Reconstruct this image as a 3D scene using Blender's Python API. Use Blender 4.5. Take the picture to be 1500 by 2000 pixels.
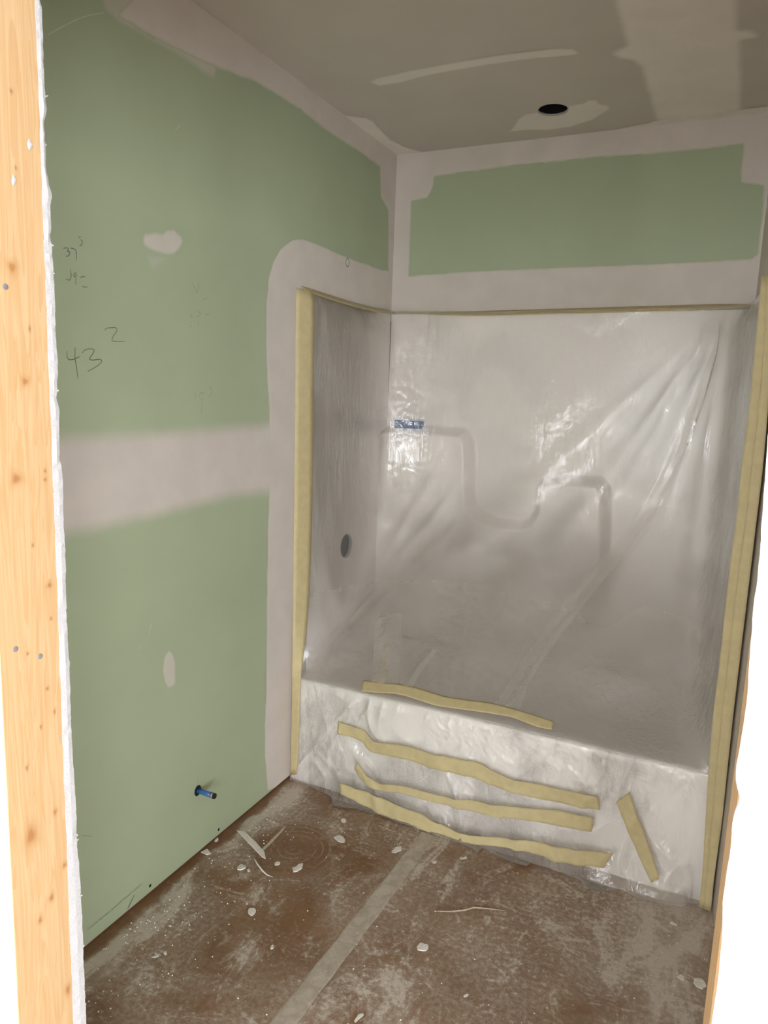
import bpy, bmesh, math, random
import numpy as np
from mathutils import Matrix, Vector

# ------------------------------------------------------------------ measured layout (metres)
D_mud_left_top = [(-0.7238, 2.6364), (-0.8609, 2.4658), (-0.827, 2.4631), (-0.6686, 2.4722), (-0.46, 2.4976), (-0.2659, 2.5302), (-0.0212, 2.5396), (0.1956, 2.5315), (0.4479, 2.5335), (0.646, 2.5318), (0.6659, 2.4148), (0.7436, 2.3752), (0.7682, 2.0958), (0.9588, 2.1136), (0.9026, 2.6636)]
D_mud_left_thin = [(-0.9246, 2.4936), (-0.8942, 2.4534), (-0.8496, 2.4498), (-0.7275, 2.4556), (-0.6383, 2.4587), (-0.5415, 2.4553), (-0.472, 2.4608), (-0.4528, 2.5074), (-0.5184, 2.5228), (-0.7628, 2.5455), (-0.85, 2.5516)]
D_mud_left_band = [(-1.2064, 1.453), (-1.0652, 1.4554), (-0.9008, 1.4556), (-0.7482, 1.4537), (-0.5721, 1.4578), (-0.3945, 1.4629), (-0.0576, 1.4711), (-0.0493, 1.1678), (-0.168, 1.1698), (-0.3368, 1.177), (-0.5253, 1.1766), (-0.7117, 1.1639), (-0.854, 1.1629), (-0.9804, 1.1579), (-1.0622, 1.1584), (-1.2217, 1.1606)]
D_mud_left_tub = [(-0.1565, 0.0198), (-0.1764, 0.1684), (-0.182, 0.2965), (-0.1743, 0.4378), (-0.1764, 0.74), (-0.1767, 0.9352), (-0.1707, 1.1438), (-0.1742, 1.4939), (-0.1963, 1.6707), (-0.1994, 1.8431), (-0.1888, 1.9381), (-0.1591, 2.0023), (-0.1126, 2.0533), (-0.0412, 2.0966), (0.0274, 2.1156), (0.1376, 2.1154), (0.2771, 2.1131), (0.4299, 2.1107), (0.5726, 2.1144), (0.6749, 2.1142), (1.0175, 2.1466), (1.0379, 1.9549), (0.689, 1.9408), (0.3955, 1.9352), (0.0884, 1.9376), (0.1363, -0.0715), (0.022, -0.0377)]
D_mud_left_blob = [(-0.7844, 1.9466), (-0.7763, 1.968), (-0.7373, 1.98), (-0.7053, 1.9826), (-0.6867, 1.9974), (-0.6553, 2.0054), (-0.6233, 1.9939), (-0.6148, 1.9744), (-0.6303, 1.9516), (-0.6542, 1.9345), (-0.6879, 1.9257), (-0.7385, 1.9247), (-0.7771, 1.9322)]
D_mud_left_blobtail = [(-0.7716, 1.9252), (-0.7385, 1.9233), (-0.667, 1.9308), (-0.6777, 1.9122), (-0.709, 1.8916), (-0.7254, 1.8793), (-0.7397, 1.8661), (-0.7591, 1.8779), (-0.7703, 1.8961)]
D_mud_left_oval = [(-0.6964, 0.7678), (-0.6784, 0.7506), (-0.6673, 0.722), (-0.666, 0.646), (-0.687, 0.6402), (-0.7029, 0.6427), (-0.7183, 0.6649), (-0.7265, 0.7089), (-0.7215, 0.7399), (-0.71, 0.759)]
D_green_back = [(0.1916, 2.5223), (0.3114, 2.5267), (0.5399, 2.535), (0.671, 2.5329), (0.8177, 2.5349), (0.9589, 2.5329), (1.0798, 2.5267), (1.1327, 2.5271), (1.2435, 2.5272), (1.3331, 2.5272), (1.4201, 2.5291), (1.4219, 2.4625), (1.4256, 2.3934), (1.4664, 2.3828), (1.5047, 2.376), (1.509, 2.2563), (1.5098, 2.137), (1.4942, 2.1211), (1.3743, 2.1187), (1.1896, 2.1168), (0.8922, 2.1168), (0.5678, 2.1169), (0.3347, 2.1147), (0.0867, 2.1078), (0.0849, 2.2585), (0.0847, 2.4268), (0.127, 2.4324), (0.1616, 2.4363), (0.1776, 2.4611), (0.1884, 2.4882)]
D_mud_ceil_streak = [(0.2239, 0.0822), (0.2771, 0.0582), (0.3963, 0.0475), (0.5784, 0.0434), (0.7469, 0.0461), (0.8722, 0.0605), (0.9304, 0.0823), (0.9502, 0.1184), (0.9288, 0.1323), (0.8123, 0.1113), (0.6466, 0.0999), (0.4652, 0.106), (0.323, 0.1273), (0.2446, 0.1256)]
D_mud_ceil_hole = [(0.5883, 0.644), (0.6197, 0.5811), (0.6603, 0.5409), (0.7084, 0.5368), (0.7824, 0.4714), (0.8321, 0.5191), (0.8857, 0.5084), (0.9042, 0.4858), (0.9414, 0.4992), (0.9408, 0.538), (0.9672, 0.5673), (0.9682, 0.598), (0.9381, 0.6394), (0.8925, 0.6882), (0.8064, 0.7318), (0.7025, 0.7429), (0.627, 0.7107), (0.5436, 0.706)]
D_mud_ceil_band = [(1.0737, -0.2601), (1.0749, -0.0847), (1.0715, 0.1143), (1.0374, 0.133), (1.0223, 0.1635), (1.0425, 0.2082), (1.0813, 0.2339), (1.0969, 0.29), (1.098, 0.4673), (1.102, 0.7401), (1.1151, 1.1771), (1.4303, 1.0253), (1.4168, 0.773), (1.4118, 0.3947), (1.4072, 0.2133), (1.4477, 0.212), (1.452, 0.1811), (1.4323, 0.1421), (1.3991, 0.1295), (1.3943, -0.0322), (1.3894, -0.1371)]
D_mud_ceil_corner = [(-0.0373, 0.2559), (0.0133, 0.3283), (0.0704, 0.3707), (0.0825, 0.4147), (0.0718, 0.4934), (0.0624, 0.6286), (0.0807, 0.7223), (0.1131, 0.7893), (0.1459, 0.8291), (0.2991, 0.8382), (0.5328, 0.8228), (0.7493, 0.8142), (0.9516, 0.8117), (1.07, 0.784), (1.1277, 0.7601), (1.323, 0.7757), (1.4165, 0.7527), (1.5395, 0.7572), (1.6074, 1.5637), (-0.3013, 1.0233)]
D_seam = [(0.5926, -1.1102), (0.5984, -0.9652), (0.6032, -0.794), (0.6119, -0.4946), (0.6241, -0.0963), (0.6722, -0.0772), (0.6711, -0.3503), (0.6697, -0.676), (0.6606, -0.9791), (0.6572, -1.0767)]
D_hem = [(0.0108, 0.0118), (0.0599, 0.0437), (0.1248, 0.0164), (0.211, -0.031), (0.2704, -0.104), (0.3401, -0.0814), (0.4432, -0.0711), (0.5516, -0.0787), (0.6337, -0.0806), (0.7371, -0.0934), (0.8033, -0.091), (0.8438, -0.1114), (0.8474, -0.0704), (0.9363, -0.1027), (1.0165, -0.1026), (1.0195, -0.0293), (1.0992, -0.0852), (1.1496, -0.0818), (1.185, -0.0918), (1.2254, -0.1154), (1.2691, -0.1058), (1.3124, -0.0716), (1.3776, -0.0886), (1.4536, -0.0799), (1.5125, -0.0589), (1.5478, -0.0032), (1.5704, -0.0071)]
D_debris = {'strip': [(0.0332, -0.397), (0.0558, -0.3882), (0.1341, -0.4206), (0.1933, -0.4535), (0.2168, -0.4816), (0.2016, -0.4805), (0.1401, -0.4502)], 'sliver': [(0.1744, -0.4445), (0.1727, -0.3829), (0.17, -0.2869), (0.1789, -0.3106), (0.1843, -0.4), (0.1839, -0.4491)], 'curl': [(0.1821, -0.5003), (0.1961, -0.5111), (0.2099, -0.5219), (0.2457, -0.5411), (0.2677, -0.5467), (0.2895, -0.5465)], 'triangle': [(0.003, -0.5565), (0.0101, -0.5303), (0.0401, -0.5458), (0.03, -0.5576)], 'wallchip': [(0.0009, -0.4829), (0.0023, -0.462), (0.015, -0.4753), (0.0111, -0.4873)], 'lumpa': [(0.1553, -0.5632), (0.1591, -0.5432), (0.1786, -0.5387), (0.1866, -0.5582), (0.1721, -0.5748)], 'lumpb': [(0.1956, -0.5592), (0.1969, -0.5497), (0.2089, -0.555), (0.2076, -0.5645)], 'oval': [(0.2561, -0.4909), (0.2561, -0.4757), (0.2696, -0.4715), (0.2755, -0.4865), (0.265, -0.4952)], 'shard': [(0.32, -0.4775), (0.3276, -0.4674), (0.328, -0.4522), (0.3402, -0.4426), (0.3511, -0.4667), (0.3445, -0.488), (0.3355, -0.4957)], 'patty': [(0.3075, -0.7081), (0.3091, -0.6947), (0.3227, -0.6925), (0.337, -0.7073), (0.3364, -0.7249), (0.3231, -0.7246)], 'bean': [(0.4547, -0.8069), (0.4522, -0.793), (0.4563, -0.7887), (0.4615, -0.799), (0.4607, -0.8081)], 'puddle': [(0.1822, -0.9867), (0.1857, -0.9785), (0.1942, -0.9657), (0.2006, -0.9707), (0.1984, -0.9823)], 'bead': [(0.2029, -0.959), (0.2014, -0.9492), (0.2128, -0.9537), (0.2155, -0.9628)], 'flakea': [(0.3582, -0.272), (0.3654, -0.2475), (0.3874, -0.2459), (0.408, -0.2687), (0.3934, -0.2833)], 'flakeb': [(0.5725, -0.2453), (0.5752, -0.2211), (0.5882, -0.1976), (0.6039, -0.2154), (0.5936, -0.2403)], 'flakec': [(0.3281, -0.1566), (0.335, -0.1454), (0.351, -0.1552), (0.3489, -0.1711), (0.3391, -0.1728)], 'bigflake': [(0.8201, -0.601), (0.826, -0.5845), (0.8427, -0.5824), (0.8551, -0.5935), (0.8491, -0.6097), (0.8309, -0.6193)], 'bottomflake': [(0.778, -0.9079), (0.7781, -0.8855), (0.7871, -0.8773), (0.7922, -0.8816), (0.7867, -0.8965), (0.7831, -0.912)], 'taperchip': [(0.9973, -0.7083), (1.0024, -0.6982), (1.0096, -0.6944), (1.0087, -0.7042), (1.0013, -0.7117)], 'smalla': [(0.7202, -0.2286), (0.7233, -0.2176), (0.7346, -0.2177), (0.734, -0.2304), (0.7263, -0.2345)], 'smallb': [(0.7921, -0.1617), (0.8049, -0.1611), (0.8112, -0.1418), (0.818, -0.1508), (0.8108, -0.1673)], 'ringflake': [(1.5444, -0.3545), (1.5533, -0.3478), (1.5689, -0.3476), (1.5783, -0.3585), (1.5762, -0.3752), (1.5649, -0.3849), (1.5506, -0.3789)], 'squarechip': [(1.5031, -0.3701), (1.5116, -0.3576), (1.5235, -0.3574), (1.5231, -0.3756), (1.5166, -0.377)], 'leaf': [(1.4693, -0.1526), (1.4774, -0.1433), (1.4911, -0.1508), (1.4927, -0.1548), (1.4785, -0.1599)], 'tan': [(1.5357, -0.1148), (1.54, -0.1126), (1.552, -0.1257), (1.5494, -0.132)], 'splinter': [(1.3732, -0.1888), (1.3774, -0.1865), (1.4147, -0.2034), (1.4138, -0.2087)]}
D_stick = [(0.8168, -0.4471), (0.8595, -0.4269), (0.8965, -0.3997), (0.9168, -0.3761), (0.9535, -0.3617), (1.0056, -0.3441)]
D_tape_left_out = [(-0.0122, 1.9327), (-0.0107, 1.7742), (-0.0056, 1.4934), (-0.0008, 1.1026), (0.0041, 0.6919), (0.0094, 0.26), (0.009, 0.0098)]
D_tape_left_in = [(0.0701, 1.9314), (0.0794, 1.7823), (0.0826, 1.4932), (0.0936, 1.0901), (0.0813, 0.6714), (0.0725, 0.2342), (0.0607, -0.0109)]
D_tape_low_in = [(0.0571, -0.022, 0.4362), (0.0579, -0.022, 0.2863), (0.0554, -0.022, 0.1769), (0.0509, -0.022, 0.0388)]
D_tape_low_out = [(0.0143, -0.014, 0.4244), (0.0147, -0.014, 0.2729), (0.0143, -0.014, 0.163), (0.0145, -0.014, 0.0205)]
D_toptape_left_hi = [(0.019, 1.9462), (0.0696, 1.9461), (0.224, 1.9429), (0.4878, 1.9384), (0.689, 1.9408), (0.8325, 1.9461)]
D_toptape_left_lo = [(0.0197, 1.9244), (0.1001, 1.9224), (0.2253, 1.9176), (0.4894, 1.9152), (0.6905, 1.923), (0.8336, 1.9345)]
D_toptape_back_hi = [(0.0081, 1.9469), (0.0943, 1.9434), (0.3446, 1.9399), (0.5793, 1.9432), (0.8002, 1.9462), (1.0084, 1.9491), (1.205, 1.9518), (1.3909, 1.9543), (1.5121, 1.9521), (1.5197, 1.9463)]
D_toptape_back_lo = [(0.0084, 1.9399), (0.0948, 1.9319), (0.2224, 1.9235), (0.3942, 1.9149), (0.5811, 1.9172), (0.8021, 1.921), (1.0107, 1.9226), (1.2074, 1.926), (1.3937, 1.9273), (1.5001, 1.9334), (1.5186, 1.9407)]
D_tape_right_in = [(1.5191, 1.9246), (1.5224, 1.7857), (1.5267, 1.5863), (1.5245, 1.3804), (1.5276, 1.2601), (1.5242, 1.0275), (1.5277, 0.7876), (1.5258, 0.622), (1.531, 0.4541), (1.5392, 0.2833), (1.5476, 0.1089), (1.5491, -0.0135)]
D_tape_right_out = [(1.5571, 1.9233), (1.5671, 1.7855), (1.5746, 1.5881), (1.581, 1.3848), (1.5806, 1.2656), (1.5809, 1.036), (1.5812, 0.7983), (1.5814, 0.635), (1.583, 0.4681), (1.586, 0.2976), (1.582, 0.1206), (1.5839, -0.0008)]
D_tape_right_mid = [(1.5356, 1.9241), (1.5468, 1.7856), (1.5553, 1.5874), (1.5549, 1.3828), (1.5556, 1.263), (1.5527, 1.0318), (1.5525, 0.7926), (1.5538, 0.6285), (1.555, 0.4606), (1.5606, 0.2899), (1.5634, 0.1143), (1.5666, -0.0071)]
D_tapes = {'rim': ([(0.3022, 0.0462, 0.4633), (0.3656, 0.0516, 0.4664), (0.4372, 0.0602, 0.4722), (0.51, 0.0634, 0.4743), (0.6379, 0.0527, 0.4677), (0.7247, 0.0598, 0.4703), (0.8087, 0.0688, 0.4758), (0.9123, 0.0624, 0.4727), (0.9795, 0.0577, 0.4692), (1.0371, 0.0493, 0.4653)], [(0.315, 0.0013, 0.4367), (0.3765, 0.0088, 0.4411), (0.4354, 0.0197, 0.4478), (0.4864, 0.0234, 0.4495), (0.6147, 0.0118, 0.4425), (0.7106, 0.0194, 0.4475), (0.8074, 0.0283, 0.4526), (0.8952, 0.0344, 0.4551), (0.9906, 0.0181, 0.4466), (1.0392, 0.0214, 0.4476)]), 'upper': ([(0.2273, -0.0062, 0.3025), (0.2914, -0.008, 0.2974), (0.3401, -0.0078, 0.2944), (0.3634, -0.0093, 0.2757), (0.3824, -0.0112, 0.2604), (0.5293, -0.0095, 0.28), (0.6256, -0.0093, 0.2742), (0.7304, -0.0097, 0.2777), (0.7937, -0.0101, 0.2847), (0.9215, -0.0129, 0.2564), (1.0234, -0.0126, 0.2634), (1.1705, -0.0106, 0.2739), (1.2123, -0.0116, 0.2753)], [(0.2329, -0.0096, 0.2543), (0.2875, -0.0106, 0.2554), (0.3419, -0.0122, 0.2444), (0.3594, -0.0149, 0.2249), (0.3819, -0.0154, 0.2142), (0.5235, -0.0145, 0.2277), (0.6167, -0.0153, 0.2182), (0.7257, -0.0154, 0.2236), (0.7837, -0.0154, 0.2255), (0.9263, -0.0192, 0.2106), (1.0339, -0.0196, 0.2149), (1.1487, -0.0171, 0.2226), (1.2249, -0.0163, 0.2316)]), 'middle': ([(0.33, -0.0224, 0.1681), (0.3516, -0.0244, 0.1474), (0.374, -0.0282, 0.1278), (0.4201, -0.0323, 0.1111), (0.524, -0.0293, 0.1282), (0.6672, -0.0302, 0.1304), (0.8083, -0.0297, 0.1489), (0.9318, -0.0275, 0.1624), (1.0199, -0.0245, 0.1791), (1.1057, -0.0227, 0.196), (1.2067, -0.0219, 0.2015)], [(0.3156, -0.027, 0.1389), (0.3392, -0.0321, 0.1118), (0.3702, -0.0356, 0.0946), (0.4239, -0.0379, 0.0836), (0.5133, -0.0355, 0.1014), (0.6413, -0.0373, 0.1024), (0.7786, -0.037, 0.1084), (0.8911, -0.0361, 0.1179), (0.9899, -0.0338, 0.131), (1.072, -0.0326, 0.142), (1.2068, -0.0303, 0.1561)]), 'lower': ([(0.2635, -0.0387, 0.0729), (0.3672, -0.0408, 0.0689), (0.448, -0.0417, 0.061), (0.5285, -0.0462, 0.0556), (0.6237, -0.0477, 0.0539), (0.7156, -0.0553, 0.0313), (0.813, -0.0575, 0.031), (0.9455, -0.0527, 0.0602), (1.0505, -0.0484, 0.0776), (1.1195, -0.048, 0.0824), (1.2787, -0.0421, 0.1026)], [(0.2791, -0.0487, 0.0373), (0.3806, -0.0548, 0.0146), (0.4575, -0.0569, 0.0049), (0.539, -0.0646, 0.0027), (0.6354, -0.0702, 0.0027), (0.7287, -0.0708, 0.0021), (0.8173, -0.0661, 0.0055), (0.9504, -0.0627, 0.0287), (1.0387, -0.0605, 0.0369), (1.1089, -0.062, 0.0343), (1.2574, -0.0571, 0.053)]), 'short': ([(1.2727, -0.0101, 0.2754), (1.2972, -0.0173, 0.2263), (1.3286, -0.0246, 0.1707), (1.366, -0.0373, 0.1047), (1.4035, -0.0487, 0.0481)], [(1.3093, -0.007, 0.3134), (1.3355, -0.0114, 0.2564), (1.3648, -0.018, 0.2019), (1.3953, -0.03, 0.1372), (1.4263, -0.0438, 0.0656)])}
D_strokes = {'thirty_seven': [[(-1.0424, 1.8782), (-1.0307, 1.8813), (-1.0281, 1.8772), (-1.031, 1.8736), (-1.0245, 1.8733), (-1.0252, 1.8677), (-1.0303, 1.8622), (-1.0362, 1.862)], [(-1.0225, 1.8828), (-1.0072, 1.882), (-1.0047, 1.8732), (-1.0052, 1.8583)], [(-0.9964, 1.9128), (-0.9891, 1.9148)], [(-0.9918, 1.9072), (-0.9858, 1.9073), (-0.9858, 1.9), (-0.9911, 1.8943), (-0.9947, 1.8946)]], 'thirty_nine': [[(-1.0246, 1.8319), (-1.0219, 1.8221), (-1.0243, 1.8106), (-1.0303, 1.8069), (-1.0384, 1.8085)], [(-1.0064, 1.8283), (-1.0138, 1.8234), (-1.0131, 1.8176), (-1.0072, 1.8207), (-1.0058, 1.8262)], [(-1.0078, 1.8178), (-1.0092, 1.7995)], [(-0.9952, 1.8185), (-0.9866, 1.8213), (-0.9792, 1.8228)], [(-0.9899, 1.7979), (-0.9814, 1.7978), (-0.9726, 1.7989)]], 'two': [[(-0.921, 1.6983), (-0.9156, 1.7038), (-0.9007, 1.7072), (-0.8858, 1.7088), (-0.879, 1.7058), (-0.8812, 1.6989), (-0.8919, 1.6868), (-0.8971, 1.6762), (-0.8869, 1.6736), (-0.8534, 1.6763)]], 'forty_three': [[(-1.042, 1.638), (-1.0424, 1.6266), (-1.038, 1.6183), (-1.0261, 1.6189), (-1.0101, 1.6243), (-1.0026, 1.6275)], [(-1.0169, 1.6493), (-1.018, 1.6223), (-1.0137, 1.5955), (-1.0109, 1.5723)], [(-0.9961, 1.6362), (-0.9872, 1.6437), (-0.9745, 1.6481), (-0.9605, 1.6484), (-0.9573, 1.6437), (-0.9648, 1.6334), (-0.9734, 1.623), (-0.9627, 1.6212), (-0.942, 1.6238), (-0.9329, 1.6213), (-0.9397, 1.6129), (-0.9583, 1.602), (-0.9803, 1.5921)]], 'faint_upper': [[(-0.5804, 1.8694), (-0.5699, 1.855), (-0.5592, 1.8405)], [(-0.5536, 1.8734), (-0.553, 1.8551), (-0.5592, 1.8405)], [(-0.5301, 1.8263), (-0.5134, 1.8315)], [(-0.5937, 1.7675), (-0.5866, 1.774), (-0.5813, 1.7688), (-0.5885, 1.7623)], [(-0.5833, 1.7456), (-0.5958, 1.7375)], [(-0.5596, 1.7909), (-0.5433, 1.7823), (-0.5616, 1.771)], [(-0.5526, 1.7603), (-0.5545, 1.7438)], [(-0.5211, 1.7812), (-0.5023, 1.7869)]], 'faint_lower': [[(-0.5689, 1.5445), (-0.569, 1.5229)], [(-0.5542, 1.5351), (-0.5374, 1.5475), (-0.528, 1.5415)], [(-0.5487, 1.5243), (-0.5318, 1.5293)], [(-0.5375, 1.5232), (-0.5415, 1.4843)], [(-0.5031, 1.5591), (-0.4934, 1.5655), (-0.4907, 1.5557), (-0.4954, 1.5433), (-0.507, 1.5357)]], 'ticks': [[(0.3669, 2.1895), (0.369, 2.154)], [(-0.0606, 2.1896), (-0.06, 2.1674)], [(-0.5692, 0.2802), (-0.5668, 0.255)], [(-1.045, 0.3441), (-1.0313, 0.3376), (-1.0104, 0.3224)], [(-0.8684, 0.032), (-0.8598, 0.0417)]], 'screw_ring': [[(0.3718, 2.1065), (0.3637, 2.0951), (0.3645, 2.0811), (0.3738, 2.0727), (0.3868, 2.0789), (0.3902, 2.0956), (0.3807, 2.1061), (0.3718, 2.1065)]], 'scratch': [[(-1.0655, 2.3352), (-1.0264, 2.3679), (-0.9612, 2.4181), (-0.8974, 2.4554)], [(-0.6494, 2.2652), (-0.626, 2.2888)], [(-0.782, 0.8388), (-0.7686, 0.8743)], [(-0.8199, 0.8066), (-0.8154, 0.8207)]]}
D_print = [(-1.0348, 0.0491), (-0.8276, 0.0548)]
D_crack = [(-0.8875, 0.016), (-0.8769, 0.0258), (-0.8597, 0.0434)]
D_nailholes = [(-0.4562, 0.0275), (-0.7932, 0.0288)]
D_ledge = [(0.1019, 1.3956), (0.3432, 1.4087), (0.4049, 1.4006), (0.4334, 1.3678), (0.4458, 1.281), (0.4491, 1.1415), (0.4653, 1.0725), (0.5115, 1.0301), (0.5847, 1.0099), (0.7015, 1.0112), (0.7458, 1.0321), (0.7696, 1.0802), (0.7721, 1.1707), (0.7828, 1.2075), (0.9083, 1.227), (1.014, 1.2316), (1.037, 1.2054), (1.06, 0.9786)]
D_blue = [(0.0762, 1.442), (0.2125, 1.411)]
D_valve = [(0.4117, 0.8987), (0.4081, 0.9565), (0.4154, 0.838), (0.3594, 0.9079), (0.4705, 0.8883)]
D_spout = [(0.4758, 0.3393), (0.4719, 0.4021), (0.4798, 0.276)]
D_pipe = [(-0.567, 0.2329)]
D_fold_long_a = [(1.4081, 0.7543, 1.8817), (1.3935, 0.7459, 1.763), (1.3459, 0.7325, 1.6065), (1.2972, 0.7201, 1.4462), (1.247, 0.7101, 1.2816), (1.1783, 0.6759, 1.1139), (1.0911, 0.6078, 0.9684), (1.0053, 0.5225, 0.8482), (0.9443, 0.4186, 0.739), (0.8891, 0.302, 0.6392), (0.8486, 0.1803, 0.55), (0.8167, 0.0729, 0.4799)]
D_fold_long_b = [(1.4134, 0.7545, 1.8817), (1.4149, 0.7444, 1.7631), (1.3913, 0.732, 1.608), (1.3563, 0.7191, 1.4496), (1.3091, 0.7106, 1.2866), (1.2453, 0.6787, 1.1206), (1.1625, 0.6138, 0.9764), (1.0767, 0.5146, 0.8398), (1.0081, 0.4021, 0.7233), (0.9523, 0.2867, 0.6255), (0.9175, 0.1752, 0.5463), (0.9155, 0.0761, 0.4815)]
D_fold_vert_a = [(0.2292, 0.3237, 0.6562), (0.2493, 0.2754, 0.6171), (0.2717, 0.2135, 0.5731), (0.3006, 0.1441, 0.5248), (0.3397, 0.0508, 0.4653)]
D_fold_vert_b = [(0.3279, 0.3399, 0.6683), (0.3512, 0.2912, 0.6303), (0.3766, 0.2332, 0.5864), (0.4051, 0.164, 0.5386), (0.4393, 0.0648, 0.4751)]
D_fold_short_a = [(0.5071, 0.2395, 0.5914), (0.479, 0.1798, 0.5479), (0.4564, 0.1106, 0.5039), (0.4432, 0.0702, 0.4781)]
D_fold_short_b = [(0.5413, 0.2256, 0.581), (0.5143, 0.1583, 0.5347), (0.5053, 0.1115, 0.5032), (0.5033, 0.0689, 0.4769)]
D_knots = [((-1.7127, 1.6971), (-1.7049, 1.6984), (-1.7132, 1.6875)), ((-1.7017, 1.5616), (-1.6951, 1.5619), (-1.7021, 1.5547)), ((-1.7202, 1.4408), (-1.7107, 1.44), (-1.7207, 1.4311)), ((-1.6773, 1.2932), (-1.6725, 1.2921), (-1.6775, 1.2883)), ((-1.6768, 1.447), (-1.6744, 1.4468), (-1.6769, 1.4443)), ((-1.6773, 1.4356), (-1.6741, 1.4353), (-1.6774, 1.4323)), ((-1.7239, 1.0518), (-1.7209, 1.0504), (-1.7242, 1.0461)), ((-1.6827, 0.9653), (-1.6785, 0.963), (-1.683, 0.9592)), ((-1.6707, 0.8753), (-1.6664, 0.8725), (-1.671, 0.8697)), ((-1.7225, 0.9521), (-1.7114, 0.9457), (-1.7234, 0.9328)), ((-1.7141, 0.8178), (-1.71, 0.8149), (-1.7144, 0.8108)), ((-1.6943, 0.8395), (-1.6892, 0.8361), (-1.6947, 0.8316)), ((-1.6728, 0.673), (-1.6674, 0.6686), (-1.6733, 0.6613)), ((-1.7036, 1.8973), (-1.7009, 1.8983), (-1.7038, 1.8939)), ((-1.7018, 1.813), (-1.6997, 1.8136), (-1.702, 1.81)), ((-1.6919, 1.6268), (-1.6897, 1.627), (-1.6921, 1.6218)), ((-1.677, 1.2468), (-1.6745, 1.2461), (-1.6771, 1.2432)), ((-1.6871, 1.1503), (-1.6838, 1.1491), (-1.6872, 1.1467)), ((-1.677, 1.113), (-1.6745, 1.112), (-1.6773, 1.1079)), ((-1.7, 1.1001), (-1.6976, 1.0991), (-1.7002, 1.0958)), ((-1.7154, 1.209), (-1.7131, 1.2083), (-1.7155, 1.2063)), ((-1.7007, 1.352), (-1.6984, 1.3516), (-1.7009, 1.3487))]
D_nails = [(-1.7229, 1.6729), (-1.7323, 1.2207), (-1.6962, 1.1993)]
D_dabs = [(-1.7054, 1.7982), (-1.6812, 1.845)]
D_jamb_far = [(-1.6565, 2.0162), (-1.6543, 2.0003), (-1.6552, 1.9485), (-1.6543, 1.9053), (-1.6525, 1.8941), (-1.6569, 1.8809), (-1.6564, 1.8244), (-1.6526, 1.8073), (-1.6487, 1.793), (-1.653, 1.7828), (-1.6517, 1.7584), (-1.6539, 1.7456), (-1.6511, 1.7023), (-1.6504, 1.6642), (-1.651, 1.632), (-1.65, 1.5995), (-1.6505, 1.5699), (-1.6534, 1.5399), (-1.6499, 1.5266), (-1.652, 1.4588), (-1.6478, 1.4413), (-1.6491, 1.3891), (-1.6484, 1.3465), (-1.6482, 1.3105), (-1.65, 1.2453), (-1.6479, 1.1701), (-1.6483, 1.0938), (-1.6472, 1.0308), (-1.6447, 0.9576), (-1.6454, 0.8926), (-1.6421, 0.8322), (-1.6409, 0.7633), (-1.6409, 0.7113), (-1.6403, 0.6491), (-1.6396, 0.5901)]
D_right_edge = [(1.5022, 1.5437), (1.5032, 1.5258), (1.5049, 1.4893), (1.5068, 1.4408), (1.5063, 1.4139), (1.5074, 1.3946), (1.509, 1.3634), (1.5096, 1.3354), (1.5089, 1.3189), (1.5085, 1.3065), (1.5077, 1.2939), (1.5089, 1.2817), (1.5119, 1.2734), (1.5136, 1.2705), (1.5102, 1.2526), (1.5112, 1.2186), (1.5104, 1.2096), (1.5102, 1.1832), (1.5121, 1.1639), (1.5132, 1.1351), (1.5137, 1.1125), (1.5134, 1.0938), (1.513, 1.075), (1.5134, 1.0563)]
D_cam = [1.4758, -2.33845, 1.56209]
D_rot = [[0.903045, 0.427987, 0.036559], [-0.101463, 0.129831, 0.986331], [-0.417391, 0.894411, -0.160668]]
D_f = 1410.07
D_dims = (2.6339, 0.8207)

H, YB = D_dims
ZR = 0.434            # tub rim height
JX = 0.676            # left door jamb
JR = 1.512            # right door jamb
Y0, Y1, Y2, Y3 = -1.763, -1.7535, -1.6645, -1.652   # hall drywall / stud / room drywall

S = bpy.context.scene
for o in list(bpy.data.objects): bpy.data.objects.remove(o)
COL = S.collection

# ------------------------------------------------------------------ camera
cam = bpy.data.cameras.new('camera'); camo = bpy.data.objects.new('camera', cam); COL.objects.link(camo)
r, u, f = [Vector(v) for v in D_rot]
m = Matrix((r, u, -f)).transposed().to_4x4(); m.translation = Vector(D_cam); camo.matrix_world = m
cam.sensor_fit = 'VERTICAL'; cam.sensor_height = 36.0; cam.lens = D_f / 2000 * 36.0
cam.clip_start = 0.02; S.camera = camo

# ------------------------------------------------------------------ sky, daylight through the windows, exposure
W = bpy.data.worlds.new('sky'); S.world = W; W.use_nodes = True
bg = W.node_tree.nodes['Background']; bg.inputs['Color'].default_value = (0.93, 0.97, 1.0, 1); bg.inputs['Strength'].default_value = 24.0
WIN = [(0.0, 1.35, 0.9, 2.05), (2.1, 4.75, 0.25, 2.15)]       # windows in the rear wall of the room behind the camera (x0,x1,z0,z1)
WIN_ADDED = (-5.0, -3.7, 0.25, 2.15)     # unseen window added in its right-hand wall to brighten the green wall (y0,y1,z0,z1)
WY = -5.2; WX = 4.9
S.cycles.max_bounces = 16; S.cycles.diffuse_bounces = 10; S.cycles.transparent_max_bounces = 24
for (x0, x1, z0, z1) in WIN:
    a = bpy.data.lights.new('daylight_portal', 'AREA'); a.shape = 'RECTANGLE'; a.size = x1-x0; a.size_y = z1-z0
    a.cycles.is_portal = True
    ao = bpy.data.objects.new('daylight_portal', a); COL.objects.link(ao)
    ao.location = ((x0+x1)/2, WY-0.02, (z0+z1)/2); ao.rotation_euler = (math.radians(90), 0, 0)
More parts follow.
